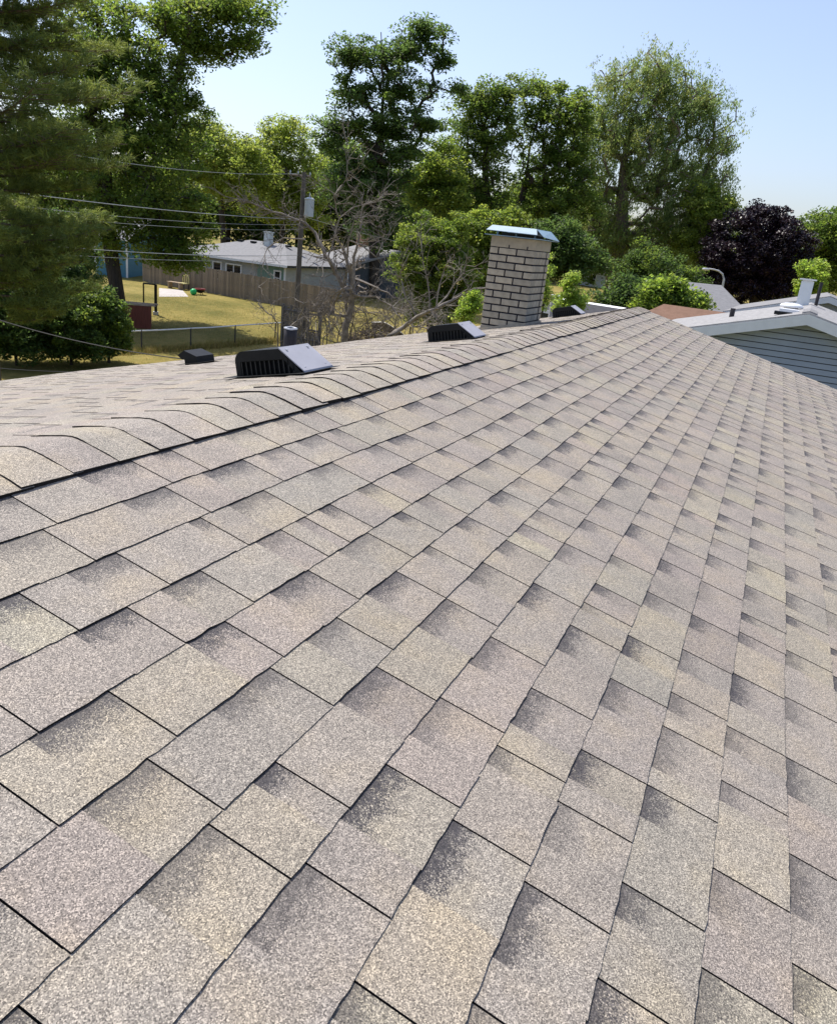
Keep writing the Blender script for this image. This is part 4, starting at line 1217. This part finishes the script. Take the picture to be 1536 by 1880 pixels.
tree('broadleaf_tree', 'bright green tree leaning out from the right side of the willow', (1310, 530), 80, 0.25,
     [(1315, 390, 38, 38), (1285, 370, 30, 35), (1290, 440, 50, 35), (1335, 400, 22, 28)], 210, 80, 0.26, GY, 19, spread=0.95, trunk_top=(1300, 370))
tree('purple_maple', 'dark purple leaved maple behind the street lamp', (1390, 570), 76, 0.4,
     [(1390, 440, 75, 52), (1355, 480, 65, 50), (1440, 455, 42, 48), (1395, 400, 42, 26), (1425, 500, 55, 40), (1320, 495, 30, 35), (1380, 520, 70, 30)], 420, 110, 0.26, GP, 20, mat='purpleleaf', spread=0.85, trunk_top=(1390, 410))
tree('broadleaf_tree', 'light green tree at the right edge behind the purple maple', (1510, 560), 98, 0.4,
     [(1490, 440, 40, 40), (1530, 425, 45, 34), (1500, 500, 40, 40), (1560, 460, 50, 60)], 300, 80, 0.32, G1, 21, spread=1.2, trunk_top=(1510, 430))
tree('bush', 'yellow green bush between the purple maple and the far right roof', (1492, 560), 58, 0.08,
     [(1492, 500, 20, 22), (1485, 525, 20, 20)], 90, 60, 0.2, GB, 22, cat='bush', spread=0.5, trunk_top=(1492, 500))
tree('round_tree', 'rounded dark green tree with fine leaves left of the brick chimney', (790, 620), 41, 0.2,
     [(780, 435, 48, 42), (800, 490, 62, 55), (835, 430, 35, 38), (755, 490, 38, 45), (800, 550, 62, 45), (850, 500, 30, 45)], 420, 90, 0.13, [(0.12, 0.17, 0.032), (0.09, 0.14, 0.028), (0.15, 0.195, 0.04)], 23, spread=0.42, trunk_top=(795, 440))
tree('maple_bush', 'bright leafy maple just behind and left of the chimney cap', (905, 580), 47, 0.16,
     [(900, 410, 48, 28), (870, 450, 40, 40), (935, 400, 22, 18), (900, 470, 40, 50), (890, 530, 40, 40)], 260, 75, 0.2, G1[:1] + GY[:2], 24, spread=0.6, trunk_top=(900, 410))
tree('broadleaf_tree', 'shaded green tree under the willow, right of the chimney', (1040, 560), 64, 0.2,
     [(1030, 440, 40, 40), (1060, 480, 50, 40), (1000, 460, 25, 50)], 200, 75, 0.26, GD, 25, spread=0.9, trunk_top=(1040, 430))
tree('bush', 'small yellow green bush low behind the chimney foot', (862, 620), 22, 0.03,
     [(858, 568, 16, 20), (870, 552, 10, 18), (848, 580, 12, 12)], 60, 45, 0.075, GB, 26, cat='bush', spread=0.22, trunk_top=(862, 560))
tree('bush', 'thin bright sprig of leaves beside the right edge of the chimney', (1003, 600), 24, 0.03,
     [(1004, 500, 7, 40), (1000, 550, 12, 25)], 40, 35, 0.075, GB, 27, cat='bush', spread=0.2, trunk_top=(1003, 480))
tree('sapling', 'bright green sapling behind the farthest roof vent', (1050, 610), 26, 0.04,
     [(1048, 530, 14, 22), (1040, 555, 22, 18), (1062, 555, 16, 16), (1052, 510, 8, 10)], 90, 45, 0.085, GB, 28, spread=0.24, trunk_top=(1050, 515))
for i, (lab, base, d, bl, cl_) in enumerate([
    ('dark green shrub right below the willow trunk', (1150, 575), 45, [(1125, 548, 34, 18), (1165, 535, 34, 26), (1180, 555, 50, 20), (1140, 560, 60, 14)], GD),
    ('broad leafy shrub left of the pale grey gable roof', (1240, 575), 43, [(1212, 540, 34, 24), (1262, 548, 24, 18), (1238, 528, 28, 16), (1275, 562, 20, 14), (1225, 565, 60, 14)], G1[:2] + GB[:1]),
    ('tall green shrub between the willow trunk and the street lamp', (1200, 570), 66, [(1200, 505, 45, 34), (1245, 505, 36, 30), (1180, 475, 40, 34), (1275, 520, 25, 25), (1150, 510, 35, 35)], G1[:2] + GD)]):
    tree('shrub', lab, base, d, 0.08, bl, 170, 65, 0.2, cl_, 40 + i, cat='shrub', group='shrubs below the willow', spread=0.72, shell=0.7, trunk_top=bl[0][:2])
for i, (lab, base, bl, cl_) in enumerate([
    ('dark leafy bush at the left edge under the pine', (30, 655), [(20, 590, 60, 50), (-20, 560, 60, 60), (25, 638, 75, 20)], GD),
    ('dark green bush under the pine left of the shed', (130, 655), [(125, 590, 55, 50), (90, 555, 45, 40), (125, 636, 65, 20)], GD + G1[:1]),
    ('leafy bush against the left side of the red brown shed', (200, 650), [(190, 600, 32, 42), (212, 590, 16, 32), (175, 560, 32, 32), (198, 632, 34, 18)], GD[:2] + G1[:2]),
    ('dark bush behind the other bushes, below the lowest pine branches', (60, 600), [(40, 520, 90, 60), (140, 515, 40, 40), (60, 560, 80, 40)], GD)]):
    tree('bush', lab, base, (32.3, 32.6, 33.2, 40)[i], 0.06, bl, 230, 80, 0.14, cl_, 50 + i, cat='bush', group='bushes under the pine', spread=0.45, trunk_top=bl[0][:2])
tree('broadleaf_tree', 'shaded low tree behind the pine branches, left of the blue house', (70, 540), 52, 0.2,
     [(40, 455, 60, 40), (110, 440, 50, 40), (145, 470, 28, 28), (60, 490, 70, 30)], 200, 70, 0.22, GD, 71, spread=0.7, trunk_top=(70, 440))
# trees of the wood behind
back = [(300, 370, 70, 55, 'left of the flue'), (360, 365, 60, 50, 'above the left end of the grey roof'), (470, 385, 65, 50, 'above the flue on the grey roof'), (610, 385, 60, 60, 'behind the utility pole'),
        (680, 425, 65, 60, 'behind the dead tree'), (770, 400, 60, 60, 'behind the rounded tree'), (960, 400, 60, 55, 'behind the chimney cap'), (1000, 390, 60, 60, 'right of the chimney cap'),
        (1180, 470, 75, 50, 'behind the willow trunk'), (1270, 470, 60, 50, 'left of the purple maple'), (150, 400, 80, 70, 'behind the pine'), (40, 370, 80, 75, 'at the left edge behind the pine'),
        (230, 360, 75, 65, 'behind the big maple'), (420, 330, 65, 65, 'behind the yellow green tree'), (545, 360, 65, 65, 'left of the utility pole top'), (860, 390, 65, 65, 'behind the bright maple'),
        (1080, 410, 65, 75, 'left of the willow trunk'), (90, 290, 75, 75, 'high behind the pine'), (1335, 465, 50, 55, 'between the willow and the purple maple'), (640, 320, 60, 60, 'behind the tall open tree'), (1440, 500, 70, 50, 'right behind the purple maple')]
for i, (px, py, rx, ry, w) in enumerate(back):
    tree('distant_tree', 'dark green tree of the wood ' + w, (px, 480 if px < 900 else 530), 104 + (i * 7) % 13, 0.3, [(px, py, rx, ry), (px + 15, py + 25, rx, ry * 0.9), (px - 20, py - ry * 0.5, rx * 0.5, ry * 0.5)], 140, 45, 0.56, (GD + G1[:2]) if i % 3 else G1 + GY[1:2], 60 + i, group='trees of the wood behind the houses', spread=1.5, trunk_top=(px, py))

# pine
def pine():
    rl = np.random.default_rng(5)
    d = 25.0; base = onground(-22, 640, d)
    th = thing('pine_tree', base, 'large soft needled pine at the left edge', 'tree')
    H = 15.5; top = base + np.array([0, 0, H])
    b = MB(); 
    b.tube([base - [0, 0, .2], base + [0, 0, 5], base + [0, 0, 10], top], [0.30, 0.24, 0.15, 0.03], 10); 
    tufts = []; tdir = []
    for k in range(122):
        z = 2.9 + (H - 3.2) * (k / 122) + rl.normal(0, 0.2)
        az = k * 2.399 + rl.normal(0, 0.25)
        Lb = float(np.interp(z, [2.9, 4.2, 5.5, 7.5, 9.5, 12, 15.5], [2.3, 3.2, 4.0, 4.3, 3.4, 2.7, 0.5])) * rl.uniform(0.62, 1.08)
        dv = np.array([math.cos(az), math.sin(az), 0]); dr = rl.uniform(-0.02, 0.10)
        P = [base + np.array([0, 0, z]) + dv * Lb * t + np.array([0, 0, Lb * (dr * t - 0.16 * t * (1 - t) + 0.06 * t * t)]) for t in np.linspace(0, 1, 7)]
        b.tube(P, [0.055 * (1 - t * 0.85) * (Lb / 4) for t in np.linspace(0, 1, 7)], 5, caps=False)
        side = np.array([-dv[1], dv[0], 0])
        for t in np.linspace(0.28, 1.0, 11):
            c = P[0] + (P[-1] - P[0]) * t; i = min(5, int(t * 6)); c = P[i] + (P[i + 1] - P[i]) * (t * 6 - i)
            for sg in (-1, 1):
                ln = Lb * 0.30 * (1.15 - 0.75 * t) * rl.uniform(0.6, 1.2)
                dd = side * sg * 0.85 + dv * 0.6 + np.array([0, 0, 0.12]); dd /= np.linalg.norm(dd)
                b.tube([c, c + dd * ln], [0.014, 0.006], 3, caps=False)
                for u in np.linspace(0.35, 1.0, max(2, int(ln / 0.16))):
                    tufts.append(c + dd * ln * u + rl.normal(0, 0.07, 3) + [0, 0, abs(rl.normal(0, 0.10))]); tdir.append(dd + np.array([0, 0, 0.55]))
            tufts.append(c); tdir.append(dv + np.array([0, 0, 0.5]))
    b.build('trunk', M['palebark'], th, smooth=True)
    T = np.array(tufts); D = np.array(tdir)
    # only keep what is not far behind the trunk's own shade: all of it stays
    nn = 22; n = len(T) * nn
    which = np.repeat(np.arange(len(T)), nn)
    dirs = D[which] + rl.normal(0, 0.55, (n, 3)); dirs /= np.linalg.norm(dirs, axis=1)[:, None]
    Ln = rl.uniform(0.16, 0.28, (n, 1))
    C = T[which] + rl.normal(0, 0.03, (n, 3)) + dirs * Ln * 0.5
    cols = np.array([(0.15, 0.195, 0.05), (0.115, 0.16, 0.046), (0.18, 0.22, 0.058)])
    cb = cols[rl.integers(0, 3, len(T))]
    tint = cb[which] * rl.uniform(0.75, 1.3, (n, 1))
    leaf_mesh('crown', M['needle'], th, C, None, 0.24, 0.022, tint, rl, flat=0.2, dirs=dirs)
pine()

# dead tree and fallen branches
def bare(name, label, d, limbs, seed, mat='deadwood', twig=1.0, cat='dead tree'):
    """limbs: list of [(px,py)...], r0, r1 as seen, at about distance d"""
    rl = np.random.default_rng(seed)
    b0 = onground(limbs[0][0][0][0], limbs[0][0][0][1], d)
    th = thing(name, b0, label, cat)
    bt, bx = MB(), MB()
    away = np.array([FWD[0], FWD[1], 0]); away /= np.linalg.norm(away)
    def twigs(p, dv, ln, r, depth):
        q_ = p + dv * ln * 0.5 + rl.normal(0, 0.10, 3) * ln; e = p + dv * ln + rl.normal(0, 0.14, 3) * ln
        bx.tube([p, q_, e], [r, r * 0.8, r * 0.45], 3, caps=False)
        if depth > 0:
            for _ in range(rl.integers(2, 4)):
                t = rl.uniform(0.3, 1.0); s = q_ + (e - q_) * t if t > 0.5 else p + (q_ - p) * t * 2
                nd = dv + rl.normal(0, 0.65, 3); nd /= np.linalg.norm(nd)
                twigs(s, nd, ln * rl.uniform(0.35, 0.65), r * 0.6, depth - 1)
    for pts, r0, r1 in limbs:
        dd = d + rl.normal(0, 0.35); P = []
        for i, (px, py) in enumerate(pts): P.append(pw(px, py, dd + rl.normal(0, 0.25) * (i > 0)))
        # smooth the limb
        Q = []
        for i in range(len(P) - 1):
            for t in (0, 0.33, 0.66): Q.append(P[i] * (1 - t) + P[i + 1] * t + rl.normal(0, 0.018, 3))
        Q.append(P[-1])
        if pts[0][1] > 590: Q[0] = np.array([Q[0][0], Q[0][1], ground_z(Q[0][0], Q[0][1]) - 0.1])
        bt.tube(Q, list(np.linspace(r0, r1, len(Q))), 6, caps=False)
        for i in range(2, len(Q)):
            for _ in range(rl.poisson(2.1 * twig)):
                dv = (Q[i] - Q[i - 1]); dv /= np.linalg.norm(dv) + 1e-9
                dv = dv + rl.normal(0, 0.7, 3); dv /= np.linalg.norm(dv)
                twigs(Q[i], dv, rl.uniform(0.35, 1.1), max(0.011, r1 * 0.8), 2)
    bt.build('trunk', M[mat], th, smooth=True)
    bx.build('twigs', M[mat], th)
    return th
bare('dead_tree', 'bare dead tree with grey twisted branches in front of the houses', 34, [
    ([(632, 620), (645, 560), (648, 520), (640, 490)], 0.17, 0.10),
    ([(640, 545), (622, 510), (605, 480), (598, 470), (580, 430), (560, 410), (545, 402), (500, 388), (462, 372), (435, 365)], 0.10, 0.025),
    ([(600, 478), (612, 440), (622, 400), (612, 360), (634, 330), (640, 290), (635, 255)], 0.045, 0.010),
    ([(648, 520), (650, 470), (660, 430), (664, 395), (668, 350)], 0.08, 0.015),
    ([(636, 480), (640, 440), (652, 400), (690, 395)], 0.05, 0.012),
    ([(622, 400), (650, 380), (690, 370), (712, 350)], 0.03, 0.01),
    ([(620, 360), (590, 340), (570, 335)], 0.025, 0.009),
    ([(646, 528), (640, 524), (625, 535), (612, 560), (606, 575), (602, 600)], 0.055, 0.022),
    ([(646, 530), (630, 528), (610, 545), (590, 570), (580, 590)], 0.05, 0.02),
    ([(560, 440), (520, 436), (490, 455), (482, 490)], 0.035, 0.012),
    ([(640, 440), (665, 450), (690, 470), (705, 440), (700, 425)], 0.035, 0.012),
    ([(648, 540), (690, 545), (720, 565), (735, 585)], 0.05, 0.02)], 3, twig=1.05)
bare('fallen_branch', 'bleached fallen branch reaching up towards the brick chimney', 30, [
    ([(700, 625), (740, 600), (765, 582), (800, 566), (840, 545), (870, 530), (888, 528)], 0.10, 0.02),
    ([(800, 566), (830, 530), (850, 500), (856, 480)], 0.04, 0.01),
    ([(790, 570), (785, 520), (775, 470), (772, 440)], 0.035, 0.008),
    ([(765, 582), (745, 550), (735, 510), (738, 480)], 0.04, 0.009),
    ([(800, 566), (812, 500), (822, 480)], 0.03, 0.008),
    ([(745, 600), (770, 600), (800, 605), (812, 590)], 0.035, 0.01),
    ([(840, 545), (868, 545), (885, 560)], 0.03, 0.008)], 4, twig=0.7, cat='branch')
bare('fallen_branch', 'thin arching dead branch over the dry lawn left of the vent pipe', 33, [
    ([(515, 600), (500, 580), (480, 565), (470, 545), (475, 520)], 0.03, 0.008),
    ([(520, 610), (545, 590), (560, 560), (540, 545), (515, 548), (500, 552)], 0.035, 0.01),
    ([(515, 618), (498, 600), (505, 575)], 0.02, 0.007)], 6, twig=0.8, cat='branch')

bare('dead_shrub', 'low tangle of brown dead stems under the dead tree', 35.5, [
    ([(565 + 13 * k, 620), (565 + 13 * k + 12 * g, 575 + 20 * (k % 3)), (565 + 13 * k + 38 * g, 555 + 18 * (k % 3)), (565 + 13 * k + 70 * g, 575 + 14 * (k % 4))], 0.03, 0.008)
    for k in range(16) for g in ((1, -1)[k % 2] * (0.5 + 0.12 * (k % 5)),)], 12, twig=1.5, cat='dead shrub')
# rough grass along the chain link fence and on the near lawn
def grass():
    rl = np.random.default_rng(9)
    C = []; 
    n1 = 7000
    t = rl.random(n1) * cl; off = rl.normal(0, 0.25, n1)
    p = CA[:2] + ct * t[:, None] + np.array([-ct[1], ct[0]]) * off[:, None]
    z = np.array([ground_z(*q_) for q_ in p]); C.append(np.column_stack([p, z + 0.06]))
    n2 = 60000
    px = rl.uniform(230, 640, n2); 
    a = np.array(gnd(150, 690))[:2]; 
    u0 = CA[:2] - ct * 2
    perp = np.array([-ct[1], ct[0]]); 
    if perp @ (CAM[:2] - CA[:2]) > 0: perp = -perp
    t = rl.random(n2) * (cl + 6) - 3; off = rl.uniform(-14, 14, n2)
    p = CA[:2] + ct * t[:, None] + perp * off[:, None]
    z = np.array([ground_z(*q_) for q_ in p]); C.append(np.column_stack([p, z + 0.03]))
    C = np.concatenate(C); n = len(C)
    root = thing('grass_root', (0, 0, 0), None, None) if False else None
    dirs = rl.normal(0, 0.35, (n, 3)) + np.array([0, 0, 1.0])
    cols = np.array([(0.23, 0.19, 0.065), (0.18, 0.165, 0.05), (0.28, 0.235, 0.095), (0.12, 0.135, 0.035)])
    tint = cols[rl.integers(0, 4, n)] * rl.uniform(0.7, 1.25, (n, 1))
    class Z: location = Vector((0, 0, 0)); parent = None
    nrm = rl.normal(0, 1, (n, 3)); nrm[:, 2] *= 0.2; nrm /= np.linalg.norm(nrm, axis=1)[:, None]
    u = dirs / np.linalg.norm(dirs, axis=1)[:, None]; v = np.cross(nrm, u)
    l = np.where(np.arange(n) < n1, 0.22, 0.07)[:, None] * rl.uniform(0.5, 1.4, (n, 1)); w = 0.012
    V = np.empty((n, 3, 3)); B0 = C - [0, 0, 0.05]
    V[:, 0] = B0 - v * w; V[:, 1] = B0 + v * w; V[:, 2] = B0 + u * l
    me = bpy.data.meshes.new('grass'); V = V.reshape(-1, 3).astype(np.float32)
    me.vertices.add(n * 3); me.vertices.foreach_set('co', V.ravel()); me.loops.add(n * 3); me.loops.foreach_set('vertex_index', np.arange(n * 3, dtype=np.int32))
    me.polygons.add(n); me.polygons.foreach_set('loop_start', np.arange(0, n * 3, 3, dtype=np.int32)); me.update(calc_edges=True)
    ca_ = me.color_attributes.new('tint', 'FLOAT_COLOR', 'POINT'); cc_ = np.ones((n, 3, 4), np.float32); cc_[:, :, :3] = tint[:, None, :]; ca_.data.foreach_set('color', cc_.ravel())
    me.materials.append(M['leaf'])
    o = bpy.data.objects.new('grass', me); COL.objects.link(o); tag(o, 'dry rough grass of the lawn around the chain link fence', 'grass', kind='stuff')
grass()
